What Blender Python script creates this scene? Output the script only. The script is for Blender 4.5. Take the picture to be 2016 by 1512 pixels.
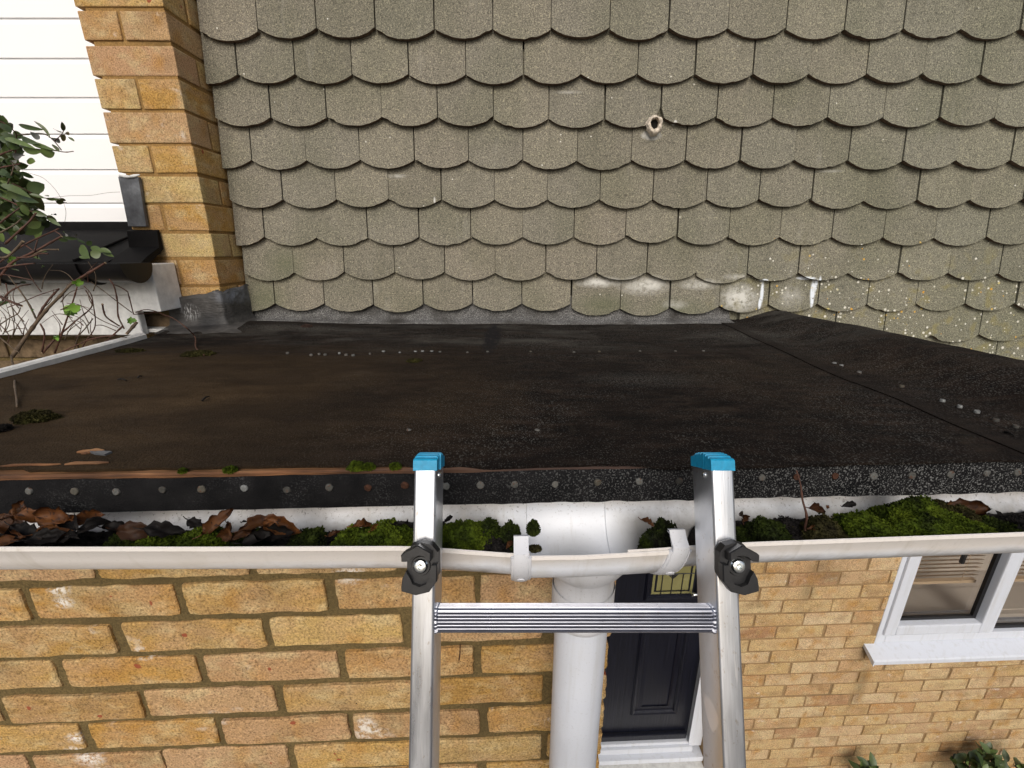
import bpy, bmesh, math, random
from mathutils import Vector, Matrix, noise as mnoise
random.seed(7)
R = math.radians
C = bpy.context.scene.collection
for o in list(bpy.data.objects): bpy.data.objects.remove(o)

# ------------------------------------------------------------------ camera, sky, sun, exposure
H = 2.72                      # height of the camera above the ground
F, PITCH = 845.0, R(17.5)     # focal length in photograph pixels, downward tilt
cam = bpy.data.cameras.new('camera'); camo = bpy.data.objects.new('camera', cam); C.objects.link(camo)
cam.sensor_width = 36.0; cam.lens = 36.0 * F / 2016.0; cam.clip_start = 0.02; cam.clip_end = 2000
camo.location = (0, 0, H); camo.rotation_euler = (math.pi/2 - PITCH, 0, 0)
sc = bpy.context.scene; sc.camera = camo
SUN_EL, SUN_AZ = R(36), R(-177)      # azimuth measured from +Y towards +X: behind the camera, to the left
w = bpy.data.worlds.new('World'); sc.world = w; w.use_nodes = True
wn = w.node_tree.nodes; wl = w.node_tree.links
sky = wn.new('ShaderNodeTexSky'); sky.sky_type = 'NISHITA'; sky.sun_disc = False
sky.sun_elevation = SUN_EL; sky.sun_rotation = SUN_AZ; sky.dust_density = 4.0; sky.air_density = 1.0; sky.ozone_density = 1.0
bg = wn['Background']; bg.inputs[1].default_value = 0.105
hs = wn.new('ShaderNodeHueSaturation'); hs.inputs['Saturation'].default_value = 0.78   # overcast: the blue is washed out
wl.new(sky.outputs[0], hs.inputs['Color']); wl.new(hs.outputs[0], bg.inputs[0])
sun = bpy.data.lights.new('sun', 'SUN'); sun.energy = 1.5; sun.angle = R(35); sun.color = (1.0, 0.97, 0.93)
suno = bpy.data.objects.new('sun', sun); C.objects.link(suno); suno.location = (0, 0, 12)
sd = Vector((math.sin(SUN_AZ)*math.cos(SUN_EL), math.cos(SUN_AZ)*math.cos(SUN_EL), math.sin(SUN_EL)))
suno.rotation_euler = sd.to_track_quat('Z', 'Y').to_euler()
sc.view_settings.view_transform = 'Standard'; sc.view_settings.look = 'None'
sc.view_settings.exposure = 0.06; sc.view_settings.gamma = 1.0; sc.view_settings.use_curve_mapping = False

# ------------------------------------------------------------------ measuring helpers (coordinates relative to the eye; everything is lifted by H at the end)
cp, sp = math.cos(PITCH), math.sin(PITCH)
def ray(x, y):
    u = (x-1008)/F; t = (756-y)/F
    return Vector((u, cp+t*sp, -sp+t*cp))
def P(x, y, Y):                      # point on the vertical plane at distance Y
    d = ray(x, y); return d*(Y/d.y)
def PG(x, y, Y0, m=.038):            # on a plane running slightly away to the right
    d = ray(x, y); return d*(Y0/(d.y-m*d.x))
def PZ(x, y, z): d = ray(x, y); return d*(z/d.z)
K = .038                             # the garage front and the lower house wall run off by about two degrees
def sk(x, y, z): return Vector((x, y+K*x, z))

# ------------------------------------------------------------------ objects
def tag(o, label=None, cat=None, group=None, kind=None):
    if label: o['label'] = label
    if cat: o['category'] = cat
    if group: o['group'] = group
    if kind: o['kind'] = kind
    return o
def thing(name, base, label, cat, group=None):
    o = bpy.data.objects.new(name, None); C.objects.link(o); o.empty_display_size = .05
    o.location = base; return tag(o, label, cat, group)
def obj(name, bm, m, parent=None, smooth=False, label=None, auto=None):
    me = bpy.data.meshes.new(name)
    bmesh.ops.recalc_face_normals(bm, faces=bm.faces) if not getattr(bm, 'keep', False) else None
    bm.to_mesh(me); bm.free()
    for mm in (m if isinstance(m, (list, tuple)) else [m]): me.materials.append(mm)
    if smooth: me.polygons.foreach_set('use_smooth', [True]*len(me.polygons))
    if smooth and auto:
        try: me.set_sharp_from_angle(angle=R(auto))
        except Exception: pass
    o = bpy.data.objects.new(name, me); C.objects.link(o)
    if parent:
        o.parent = parent
        if parent.type == 'EMPTY': o.location = -parent.location     # vertices stay in eye coordinates
    if label: o['label'] = label
    return o
def BM(): return bmesh.new()
def box(bm, x0, x1, y0, y1, z0, z1, f=None, bev=0, seg=1, mat=0):
    f = f or (lambda x, y, z: Vector((x, y, z)))
    vs = [bm.verts.new(f(x, y, z)) for x in (x0, x1) for y in (y0, y1) for z in (z0, z1)]
    fs = [bm.faces.new([vs[i] for i in q]) for q in ((0,1,3,2),(4,6,7,5),(0,4,5,1),(2,3,7,6),(0,2,6,4),(1,5,7,3))]
    for q in fs: q.material_index = mat
    if bev:
        es = list({e for q in fs for e in q.edges})
        bmesh.ops.bevel(bm, geom=es, offset=bev, segments=seg, affect='EDGES', profile=.6)
    return vs
def prism(bm, pts, f, t0, t1, mat=0):      # pts: 2-d outline, f(a,b,t)
    A = [bm.verts.new(f(a, b, t0)) for a, b in pts]; B = [bm.verts.new(f(a, b, t1)) for a, b in pts]
    n = len(pts); fs = [bm.faces.new(A), bm.faces.new(B[::-1])]
    for i in range(n): fs.append(bm.faces.new((A[i], B[i], B[(i+1) % n], A[(i+1) % n])))
    for q in fs: q.material_index = mat
    return fs
def sweep(bm, secs, close_sec=False, close_ends=False, mat=0):
    rows = [[bm.verts.new(p) for p in s] for s in secs]
    n = len(rows[0]); fs = []
    for a, b in zip(rows, rows[1:]):
        for i in range(n if close_sec else n-1):
            fs.append(bm.faces.new((a[i], a[(i+1) % n], b[(i+1) % n], b[i])))
    if close_ends: fs += [bm.faces.new(rows[0]), bm.faces.new(rows[-1][::-1])]
    for q in fs: q.material_index = mat
    return rows
def tube(bm, pts, rad, n=8, mat=0, caps=True):
    pts = [Vector(p) for p in pts]; secs = []
    rr = rad if isinstance(rad, (list, tuple)) else [rad]*len(pts)
    up = Vector((.31, .17, .93)).normalized()
    for i, p in enumerate(pts):
        d = (pts[min(i+1, len(pts)-1)]-pts[max(i-1, 0)]).normalized()
        s = d.cross(up).normalized(); t = s.cross(d)
        secs.append([p+(s*math.cos(a)+t*math.sin(a))*rr[i] for a in [2*math.pi*k/n for k in range(n)]])
    sweep(bm, secs, True, caps, mat)
def smoothpath(pts, k=5):
    pts = [Vector(p) for p in pts]; out = []
    q = [pts[0]*2-pts[1]]+pts+[pts[-1]*2-pts[-2]]
    for i in range(1, len(q)-2):
        for j in range(k):
            t = j/k; a, b, c, d = q[i-1:i+3]
            out.append(.5*((2*b)+(c-a)*t+(2*a-5*b+4*c-d)*t*t+(3*b-a-3*c+d)*t**3))
    return out+[pts[-1]]
def cyl(bm, c, axis, r, L, n=20, r2=None, mat=0):
    axis = Vector(axis).normalized(); s = axis.orthogonal().normalized(); t = axis.cross(s); c = Vector(c)
    secs = [[c+axis*l+(s*math.cos(a)+t*math.sin(a))*q for a in [2*math.pi*k/n for k in range(n)]] for l, q in ((0, r), (L, r2 if r2 is not None else r))]
    sweep(bm, secs, True, True, mat)

# ------------------------------------------------------------------ materials
class NT:
    def __init__(s, name, rough=.7, spec=.4, metal=0):
        s.m = bpy.data.materials.new(name); s.m.use_nodes = True; s.t = s.m.node_tree
        s.b = s.t.nodes['Principled BSDF']; s.co = None
        s.b.inputs['Roughness'].default_value = rough; s.b.inputs['Metallic'].default_value = metal
        s.b.inputs['Specular IOR Level'].default_value = spec
    def put(s, sock, v):
        if v is None: return
        if hasattr(v, 'is_linked') or isinstance(v, bpy.types.NodeSocket): s.t.links.new(v, sock)
        elif isinstance(v, (tuple, list)): sock.default_value = tuple(v)+((1,) if len(v) == 3 and len(sock.default_value) == 4 else ())
        else: sock.default_value = v
    def set(s, k, v): s.put(s.b.inputs[k], v); return s
    def pos(s):
        if s.co is None: s.co = s.t.nodes.new('ShaderNodeTexCoord').outputs['Object']
        return s.co
    def sc(s, v, vec=None):
        n = s.t.nodes.new('ShaderNodeMapping'); n.inputs['Scale'].default_value = v; s.put(n.inputs[0], vec or s.pos()); return n.outputs[0]
    def noise(s, scale, det=2, vec=None, rough=.5, dist=0):
        n = s.t.nodes.new('ShaderNodeTexNoise'); s.put(n.inputs['Vector'], vec or s.pos())
        n.inputs['Scale'].default_value = scale; n.inputs['Detail'].default_value = det
        n.inputs['Roughness'].default_value = rough; n.inputs['Distortion'].default_value = dist
        return n.outputs['Fac']
    def vor(s, scale, vec=None, feat='F1', out='Distance'):
        n = s.t.nodes.new('ShaderNodeTexVoronoi'); n.feature = feat; s.put(n.inputs['Vector'], vec or s.pos())
        n.inputs['Scale'].default_value = scale; return n.outputs[out]
    def rnd(s): return s.t.nodes.new('ShaderNodeNewGeometry').outputs['Random Per Island']
    def ramp(s, fac, stops, const=False):
        n = s.t.nodes.new('ShaderNodeValToRGB'); r = n.color_ramp
        if const: r.interpolation = 'CONSTANT'
        while len(r.elements) < len(stops): r.elements.new(.5)
        for e, (p, c) in zip(r.elements, stops):
            e.position = p; e.color = (c, c, c, 1) if isinstance(c, (int, float)) else tuple(c)+(1,)
        s.put(n.inputs[0], fac); return n.outputs[0]
    def math(s, op, a, b=None, clamp=False):
        n = s.t.nodes.new('ShaderNodeMath'); n.operation = op; n.use_clamp = clamp
        s.put(n.inputs[0], a); s.put(n.inputs[1], b); return n.outputs[0]
    def mix(s, f, a, b, mode='MIX'):
        n = s.t.nodes.new('ShaderNodeMixRGB'); n.blend_type = mode
        s.put(n.inputs[0], f); s.put(n.inputs[1], a); s.put(n.inputs[2], b); return n.outputs[0]
    def step(s, v, lo, hi):
        n = s.t.nodes.new('ShaderNodeMapRange'); s.put(n.inputs[0], v); n.inputs[1].default_value = lo; n.inputs[2].default_value = hi
        return n.outputs[0]
    def axis(s, k, vec=None):
        n = s.t.nodes.new('ShaderNodeSeparateXYZ'); s.put(n.inputs[0], vec or s.pos()); return n.outputs[k]
    def blob(s, c, r, soft=.5):       # a stain of its own: 1 inside an ellipsoid, 0 outside
        n = s.t.nodes.new('ShaderNodeMapping'); n.vector_type = 'TEXTURE'
        n.inputs['Location'].default_value = tuple(c); n.inputs['Scale'].default_value = tuple(r); s.put(n.inputs[0], s.pos())
        L = s.t.nodes.new('ShaderNodeVectorMath'); L.operation = 'LENGTH'; s.put(L.inputs[0], n.outputs[0])
        return s.step(L.outputs['Value'], 1.0, 1.0-soft)
    def bump(s, h, st=.5, d=.002):
        n = s.t.nodes.new('ShaderNodeBump'); n.inputs['Strength'].default_value = st; n.inputs['Distance'].default_value = d
        s.put(n.inputs['Height'], h); s.put(s.b.inputs['Normal'], n.outputs[0]); return s

def m_brick(name, far=False):
    s = NT(name, .9, .2)
    r = s.rnd()
    base = s.ramp(r, [(0, (.39,.23,.07)), (.14, (.48,.31,.11)), (.28, (.44,.245,.065)), (.42, (.46,.30,.17)), (.55, (.51,.34,.12)), (.66, (.53,.40,.18)), (.78, (.39,.24,.09)), (.9, (.47,.29,.165)), (1, (.53,.41,.17))])
    if far: base = s.ramp(r, [(0, (.46,.30,.135)), (.12, (.53,.38,.20)), (.26, (.51,.36,.17)), (.4, (.57,.43,.27)), (.55, (.55,.42,.23)), (.7, (.60,.47,.31)), (.82, (.42,.23,.09)), (.88, (.54,.40,.24)), (.97, (.33,.17,.085)), (1, (.58,.45,.27))])
    off = s.t.nodes.new('ShaderNodeVectorMath'); cmb = s.t.nodes.new('ShaderNodeCombineXYZ'); s.put(cmb.inputs[0], s.math('MULTIPLY', r, 37)); s.put(cmb.inputs[2], s.math('MULTIPLY', r, 11)); s.put(off.inputs[0], s.pos()); s.put(off.inputs[1], cmb.outputs[0]); pv = off.outputs[0]
    big = s.noise(11, 4, s.sc((1, 1, 2.0), pv), rough=.6)
    c = s.mix(s.step(big, .42, .62), base, s.mix(.6, base, (.47,.31,.18)))
    c = s.mix(s.math('MULTIPLY', s.step(s.noise(17, 3, s.sc((1, 1, 1.5), pv), rough=.6), .50, .66), .6), c, (.55,.44,.25))
    c = s.mix(s.math('MULTIPLY', s.step(s.noise(8, 4, s.sc((1, 1, 1.7), pv), rough=.6), .54, .70), .45), c, (.20,.13,.06))
    c = s.mix(s.step(s.noise(14, 2, s.sc((1.3, 1.1, 1))), .55, .75), c, s.mix(.6, c, (.42,.21,.045)))
    fine = s.noise(300 if not far else 230, 3, rough=.7)
    c = s.mix(.85, c, s.ramp(fine, [(.34, (.34,.31,.27)), (.46, (.86,.84,.80)), (.56, (1.08,1.06,1.0)), (.68, (1.5,1.45,1.35))]), 'MULTIPLY')
    pit = s.noise(150, 3, rough=.6)
    c = s.mix(s.step(pit, .70, .74), c, (.06,.035,.02))
    red = s.math('MULTIPLY', s.step(s.noise(38, 1), .765, .775), 1.0)
    c = s.mix(s.math('MULTIPLY', red, .0 if far else .9), c, (.30,.07,.035))
    wh = s.math('MULTIPLY', s.step(s.noise(11, 2, s.sc((1, 1, 1.6))), .66, .76), s.step(s.noise(70, 4, rough=.75), .47, .6))
    c = s.mix(wh, c, (.72,.66,.58))
    if not far:
        for x, y, rx in ((128,1184,.018), (118,1160,.02), (155,1450,.022), (150,1475,.02), (690,1130,.03), (180,1490,.03)):
            c = s.mix(s.math('MULTIPLY', s.blob(PG(x, y, .53), (rx, .1, rx*.7), .8), s.step(s.noise(160, 3, rough=.7), .42, .55)), c, (.82,.78,.72))
    else:
        for x, y, rx, rz in ((1610,1118,.07,.05), (1590,1165,.05,.09), (1640,1135,.09,.05), (1700,1280,.07,.08), (1700,1330,.05,.09), (1690,1360,.05,.1)):
            c = s.mix(s.math('MULTIPLY', s.blob(PG(x, y, 1.49), (rx, .2, rz), .9), .5), c, (.12,.085,.045))
    s.set('Base Color', c)
    return s.bump(s.math('ADD', fine, s.math('MULTIPLY', s.step(pit, .74, .66), .9)), .8, .0016).m
def m_mortar(name, col):
    s = NT(name, .95, .1); n = s.noise(260, 4, rough=.7)
    c = s.mix(.8, col, s.ramp(n, [(.3, (.45,.45,.45)), (.7, (1.35,1.3,1.2))]), 'MULTIPLY')
    c = s.mix(s.step(s.noise(9, 3), .5, .7), c, tuple(v*.62 for v in col))
    return s.set('Base Color', c).bump(s.math('ADD', n, s.noise(60, 3)), .9, .003).m
def m_tile():
    s = NT('weathered granule tile', .92, .2); r = s.rnd()
    base = s.ramp(r, [(0, (.216,.199,.160)), (.2, (.235,.217,.176)), (.4, (.198,.183,.149)), (.6, (.222,.207,.171)), (.8, (.211,.197,.164)), (1, (.230,.208,.170))])
    x = s.axis(0)
    base = s.mix(s.step(x, .3, 1.6), base, s.mix(1, base, (.95,1.0,.97), 'MULTIPLY'))
    base = s.mix(s.step(s.noise(5, 3), .45, .65), base, s.mix(1, base, (.86,.88,.84), 'MULTIPLY'))
    g = s.noise(330, 2, rough=.7); g2 = s.noise(180, 2)
    c = s.mix(.9, base, s.ramp(g, [(.34, (.40,.39,.37)), (.46, (.84,.83,.80)), (.55, (1.06,1.05,1.01)), (.66, (1.9,1.85,1.6))]), 'MULTIPLY')
    c = s.mix(.3, c, s.ramp(g2, [(.3, (.6,.6,.6)), (.7, (1.3,1.3,1.25))]), 'MULTIPLY')
    st = s.noise(30, 4, vec=s.sc((1, 1, .10)), rough=.65)
    c = s.mix(s.math('MULTIPLY', s.step(st, .52, .72), .30), c, (.12,.115,.085))
    c = s.mix(s.math('MULTIPLY', s.step(s.noise(24, 4, vec=s.sc((1, 1, .14)), rough=.7), .60, .74), .22), c, (.40,.385,.33))
    # green algae low on the wall, at the left and the middle
    for x_, y_, rx, rz in ((520,590,.12,.09), (1190,600,.14,.05), (1330,610,.14,.05), (560,520,.10,.07)):
        c = s.mix(s.math('MULTIPLY', s.blob(P(x_, y_, 1.43), (rx, .2, rz), .9), .45), c, (.10,.115,.055))
    # pale lime bloom
    nb = s.noise(70, 4, rough=.7)
    for x_, y_, rx, rz, k, soft in ((1458,588,.075,.055,1.3,.9), (1270,562,.10,.038,.9,.9), (1290,560,.04,.022,1.1,.9), (1180,556,.09,.022,1.0,.8), (1380,560,.08,.022,.8,.9), (1560,585,.05,.04,.5,.9), (1330,600,.05,.02,.5,.9), (1455,545,.06,.012,.5,.8), (1285,264,.034,.016,1.6,.6), (1330,240,.006,.006,1.5,.5), (690,618,.05,.006,.5,.8), (780,345,.04,.008,.5,.8), (1120,178,.05,.006,.35,.8), (855,395,.004,.014,1.0,.6), (1640,335,.05,.006,.4,.8), (1560,565,.0,.0,0,.5)):
        if k: c = s.mix(s.math('MULTIPLY', s.math('MULTIPLY', s.blob(P(x_, y_, 1.43), (rx, .2, rz), soft), s.step(nb, .3, .56)), k, True), c, (.62,.61,.56))
    for x_, y_, rx, rz in ((1503,578,.007,.045), (1497,598,.006,.022), (1604,574,.010,.044), (1590,548,.03,.007), (1612,560,.006,.03), (1506,552,.012,.006), (1600,596,.007,.02)):
        c = s.mix(s.math('MULTIPLY', s.math('MULTIPLY', s.blob(P(x_, y_, 1.43), (rx, .2, rz), .45), s.step(s.noise(90, 3, rough=.7), .30, .42)), 1.0, True), c, (.74,.79,.84))
    # lichen: dense towards the lower right
    z = s.axis(2)
    dens = s.math('MULTIPLY', s.step(x, .55, .95), s.step(z, .06, -.13), True)
    patch = s.noise(10, 2)
    den2 = s.math('MULTIPLY', dens, s.step(patch, .34, .58), True)
    v = s.vor(95); vr = s.vor(95, out='Color')
    sel = s.math('GREATER_THAN', s.math('ADD', s.axis(0, vr), s.math('MULTIPLY', den2, .62)), 1.02)
    rad = s.math('MULTIPLY', s.axis(1, vr), .42)
    dot = s.math('MULTIPLY', sel, s.math('LESS_THAN', v, rad))
    lc = s.ramp(s.axis(2, vr), [(0, (.70,.68,.60)), (.80, (.62,.60,.50)), (.84, (.50,.42,.16)), (.95, (.62,.34,.06)), (1, (.60,.30,.04))])
    yg = s.math('MULTIPLY', s.math('MULTIPLY', dens, s.step(s.noise(24, 3), .55, .68)), .45)
    c = s.mix(yg, c, (.26,.22,.07))
    c = s.mix(s.math('MULTIPLY', dot, .95), c, lc)
    v2 = s.vor(55); vr2 = s.vor(55, out='Color')     # a few stray specks elsewhere
    c = s.mix(s.math('MULTIPLY', s.math('GREATER_THAN', s.axis(0, vr2), .965), s.math('LESS_THAN', v2, .12)), c, (.62,.60,.52))
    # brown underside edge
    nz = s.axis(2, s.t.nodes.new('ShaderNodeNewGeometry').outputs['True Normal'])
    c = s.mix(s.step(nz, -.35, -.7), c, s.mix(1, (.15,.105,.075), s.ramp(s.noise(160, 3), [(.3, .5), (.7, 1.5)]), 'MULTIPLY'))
    s.set('Base Color', c)
    return s.bump(s.math('ADD', g, s.math('MULTIPLY', g2, .5)), .55, .0014).m
def m_felt(name, kind='roof'):
    s = NT(name, .92, .12); x = s.axis(0); y = s.axis(1)
    g = s.noise(520, 2, rough=.6, vec=s.sc((1, .62, 1))); wob = s.noise(3, 4, rough=.6)
    if kind == 'roof':
        base = s.ramp(s.noise(26, 4, vec=s.sc((.6, 1.6, 1)), rough=.65), [(.32, (.0035,.0024,.0019)), (.5, (.0110,.0070,.0050)), (.68, (.024,.0155,.0108))])
        # silt left by standing water, thick at the left
        film = s.math('ADD', s.step(x, .05, -.60), s.math('MULTIPLY', s.math('SUBTRACT', wob, .5), 1.3), True)
        film = s.math('MULTIPLY', film, s.step(s.math('ADD', y, s.math('MULTIPLY', wob, .16)), 1.18, .98), True)
        speck = s.step(g, s_lo := .57, .64)
        dens = s.math('MULTIPLY', s.step(x, -.75, .25), s.step(s.noise(6, 4, rough=.65), .30, .66), True)
        dens = s.math('ADD', dens, s.math('MULTIPLY', s.step(y, 1.0, 1.3), .5), True)
        c = s.mix(s.math('MULTIPLY', speck, s.math('ADD', s.math('MULTIPLY', dens, .75), .06)), base, (.15,.145,.13))
        silt = s.ramp(s.noise(14, 5, vec=s.sc((.5, 1.6, 1)), rough=.7), [(.28, (.030,.0175,.0075)), (.5, (.052,.032,.0145)), (.72, (.075,.048,.024))])
        silt = s.mix(.55, silt, s.ramp(g, [(.35, .55), (.65, 1.4)]), 'MULTIPLY')
        c = s.mix(s.math('MULTIPLY', film, .92), c, silt)
        tide = s.noise(2.6, 5, vec=s.sc((.8, 1.3, 1)), rough=.55); ring = s.math('ABSOLUTE', s.math('SUBTRACT', tide, .5))
        c = s.mix(s.math('MULTIPLY', s.math('MULTIPLY', s.step(ring, .010, .002), s.step(s.noise(9, 3), .45, .65)), .16), c, (.075,.062,.045))
        c = s.mix(s.math('MULTIPLY', s.step(tide, .54, .42), .35), c, (.003,.0022,.002))
        # grey swirls of dried dust towards the wall
        c = s.mix(s.math('MULTIPLY', s.math('MULTIPLY', s.step(y, .95, 1.15), s.step(s.noise(7, 5, vec=s.sc((.7, 1.7, 1)), rough=.7), .48, .68)), .35), c, (.115,.11,.095))
        for a, b, rx, ry, k in ((.66, 1.2, .16, .1, .4), (-.62, 1.3, .3, .05, .5), (.25, .78, .16, .06, .28), (.1, 1.12, .2, .05, .3)):
            c = s.mix(s.math('MULTIPLY', s.math('MULTIPLY', s.blob((a, b, -.235), (rx, ry, .3), .9), s.step(g, .44, .62)), k), c, (.18,.175,.155))
        sx = s.math('SUBTRACT', x, s.math('ADD', s.math('MULTIPLY', y, .078), .576)); jt = s.math('MULTIPLY', s.math('SUBTRACT', s.noise(30, 3), .5), .012)
        band = s.math('MULTIPLY', s.step(s.math('ADD', sx, jt), -.010, -.004), s.step(s.math('ADD', sx, jt), .034, .026), True)
        sy = s.math('ADD', y, jt); band2 = s.math('MULTIPLY', s.step(sy, .972, .980), s.step(sy, 1.012, 1.004), True)
        band2 = s.math('MULTIPLY', band2, s.step(x, .62, .55), True)
        c = s.mix(s.math('MULTIPLY', s.math('MAXIMUM', band, s.math('MULTIPLY', band2, .8)), .6), c, s.ramp(s.noise(60, 3), [(.3, (.010,.0075,.006)), (.7, (.022,.017,.014))]))
        # tar patch across the lap
        c = s.mix(s.math('MULTIPLY', s.blob((-.055, 1.2, -.23), (.028, .24, .3), .35), s.step(s.noise(60, 3), .35, .5)), c, (.012,.011,.012))
        h = s.math('ADD', g, s.math('MULTIPLY', s.noise(45, 4, rough=.7), 1.2))
        s.set('Base Color', c); return s.bump(h, .8, .0022).m
    if kind == 'edge':
        base = s.ramp(s.noise(30, 4), [(.3, (.004,.004,.0045)), (.7, (.012,.0115,.012))])
        c = s.mix(s.math('MULTIPLY', s.step(g, .545, .63), s.math('ADD', s.math('MULTIPLY', s.step(x, -.15, .5), .62), s.math('MULTIPLY', s.step(s.noise(16, 4), .5, .75), .22), True)), base, (.24,.245,.24))
        s.set('Base Color', c); return s.bump(s.math('ADD', g, s.noise(80, 3)), .7, .002).m
    if kind == 'grey':
        c = s.ramp(g, [(.3, (.03,.03,.03)), (.5, (.09,.088,.086)), (.66, (.33,.325,.31))])
        c = s.mix(s.step(s.noise(12, 4), .45, .7), c, (.045,.042,.038))
        s.set('Base Color', c); return s.bump(g, .8, .002).m
def m_pvc(name, col=(.78,.79,.81), dirt=.5, rough=.38):
    s = NT(name, rough, .5); c = col
    c = s.mix(s.math('MULTIPLY', s.step(s.noise(16, 4, rough=.7), .5, .8), .35*dirt), c, (.50,.46,.38))
    c = s.mix(s.math('MULTIPLY', s.step(s.noise(240, 4, rough=.75), .64, .70), .8*dirt), c, (.13,.11,.085))
    c = s.mix(s.math('MULTIPLY', s.step(s.noise(330, 2, rough=.6), .62, .72), .55*dirt), c, (.22,.2,.17))
    s.set('Base Color', c); s.set('Roughness', s.ramp(s.noise(40, 3), [(.3, rough), (.7, rough+.25)]))
    c = s.mix(s.math('MULTIPLY', s.step(s.noise(45, 4, s.sc((1, 1, .06)), rough=.65), .52, .72), .30), c, (.40,.39,.35))
    s.set('Base Color', c)
    return s.bump(s.noise(240, 3), .12, .0008).m
def m_gutterin():
    s = NT('stained white gutter plastic', .42, .5); z = s.axis(2); c = (.84,.87,.92)
    c = s.mix(s.math('MULTIPLY', s.step(s.math('ADD', z, s.math('MULTIPLY', s.noise(20, 3), .02)), -.313, -.298), .55), c, (.66,.56,.44))
    c = s.mix(s.math('MULTIPLY', s.step(s.noise(14, 4, rough=.7), .55, .78), .3), c, (.5,.44,.33))
    sp1 = s.step(s.noise(260, 3, rough=.75), .60, .65); up = s.math('MULTIPLY', s.step(z, -.335, -.300), s.step(s.axis(1), .41, .44))
    c = s.mix(s.math('MULTIPLY', sp1, s.math('ADD', s.math('MULTIPLY', up, .85), .08)), c, (.10,.08,.06))
    wet = s.math('MULTIPLY', s.step(s.math('ADD', z, s.math('MULTIPLY', s.noise(26, 4, rough=.7), .03)), -.300, -.322), s.math('ADD', s.step(s.axis(0), -.0, -.03), s.step(s.axis(0), .12, .16), True))
    c = s.mix(s.math('MULTIPLY', wet, .8), c, (.10,.085,.06))
    c = s.mix(s.math('MULTIPLY', s.step(s.noise(40, 4, s.sc((1, .2, .12)), rough=.7), .55, .75), .35), c, (.42,.37,.28))
    c = s.mix(s.math('MULTIPLY', s.blob((.072, .42, -.355), (.05, .06, .03), .9), .75), c, (.20,.19,.17))
    for x_, y_, k in ((1260,1040,.5), (1235,1060,.5), (1060,1070,.6)):
        c = s.mix(s.math('MULTIPLY', s.blob(PG(x_, y_, .42), (.022, .06, .02), .9), k), c, (.48,.42,.22))
    return s.set('Base Color', c).bump(s.noise(200, 3), .1, .0008).m
def m_alu(nm='brushed aluminium', base=(.74,.76,.80), across=False):
    s = NT(nm, .3, .5, 1.0)
    br = s.noise(220, 3, s.sc((.03, 1, 1) if across else (4, .25, .12)))
    c = s.mix(.35, base, s.ramp(br, [(.3, .72), (.7, 1.1)]), 'MULTIPLY')
    c = s.mix(s.math('MULTIPLY', s.step(s.noise(230, 3, s.sc((1, .6, .5)), rough=.7), .62, .70), .45), c, (.38,.30,.22))
    c = s.mix(s.step(s.noise(60, 2, s.sc((.08, 3, 3) if across else (5, .2, .15))), .69, .71), c, (.93,.93,.95))
    s.set('Base Color', c); s.set('Roughness', s.ramp(s.noise(50, 4, s.sc((2, .5, .3))), [(.3, .26), (.7, .42)]))
    return s.bump(br, .25, .0004).m
def m_plain(name, col, rough=.5, spec=.5, metal=0, var=.25, scale=60, bump=.2, dist=.001, det=3):
    s = NT(name, rough, spec, metal); n = s.noise(scale, det, rough=.6)
    s.set('Base Color', s.mix(1, col, s.ramp(n, [(.3, 1-var), (.7, 1+var)]), 'MULTIPLY'))
    return s.bump(n, bump, dist).m
def m_moss(name, a, b, d):
    s = NT(name, .85, .15); n = s.noise(35, 3); n2 = s.noise(230, 2)
    c = s.ramp(n, [(.3, d), (.45, a), (.72, b)]); c = s.mix(.7, c, s.ramp(n2, [(.3, .45), (.7, 1.6)]), 'MULTIPLY')
    s.set('Base Color', c); return s.bump(n2, .8, .003).m
def m_nail():
    s = NT('weathered nail head', .7, .3, .1); ob = s.t.nodes.new('ShaderNodeObjectInfo').outputs['Random']; n = s.noise(300, 3)
    c = s.ramp(ob, [(0, (.035,.033,.028)), (.35, (.085,.085,.078)), (.7, (.12,.122,.115)), (1, (.07,.062,.045))])
    c = s.mix(s.step(n, .55, .68), c, (.06,.03,.018)); c = s.mix(1, c, s.ramp(n, [(.3, .7), (.7, 1.25)]), 'MULTIPLY')
    return s.set('Base Color', c).bump(n, .6, .001).m
def m_leafdead():
    s = NT('dead brown leaf', .55, .35); r = s.noise(30, 3)
    c = s.mix(s.step(r, .35, .7), (.060,.022,.007), (.20,.085,.022)); ob = s.t.nodes.new('ShaderNodeObjectInfo').outputs['Random']; c = s.mix(1, c, s.ramp(ob, [(0, (.45,.42,.45)), (.5, (.9,.8,.7)), (1, (1.9,1.7,1.5))]), 'MULTIPLY')
    c = s.mix(s.step(s.noise(12, 3), .5, .7), c, (.03,.017,.012))
    c = s.mix(s.step(s.noise(160, 3, s.sc((1, 3, 1))), .58, .62), c, (.05,.02,.01))
    return s.set('Base Color', c).bump(s.noise(90, 4), .5, .002).m
def m_wood():
    s = NT('wet bare timber', .7, .3); n = s.noise(60, 5, s.sc((.06, 1, 2)), rough=.7)
    c = s.ramp(n, [(.3, (.035,.015,.008)), (.5, (.17,.075,.03)), (.7, (.34,.19,.09))])
    c = s.mix(1, c, s.ramp(s.noise(9, 3, s.sc((1, 0, 0))), [(.35, .35), (.62, 1.1)]), 'MULTIPLY'); c = s.mix(s.step(s.axis(0), -.2, 0), c, (.055,.033,.026))
    return s.set('Base Color', c).bump(n, 1, .003).m
def m_door():
    s = NT('navy grained door', .33, .5); n = s.noise(90, 4, s.sc((1.2, 1, .06)), rough=.6)
    s.set('Base Color', s.ramp(n, [(.3, (.0025,.003,.007)), (.7, (.0075,.0085,.017))])); return s.bump(n, .8, .002).m
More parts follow.
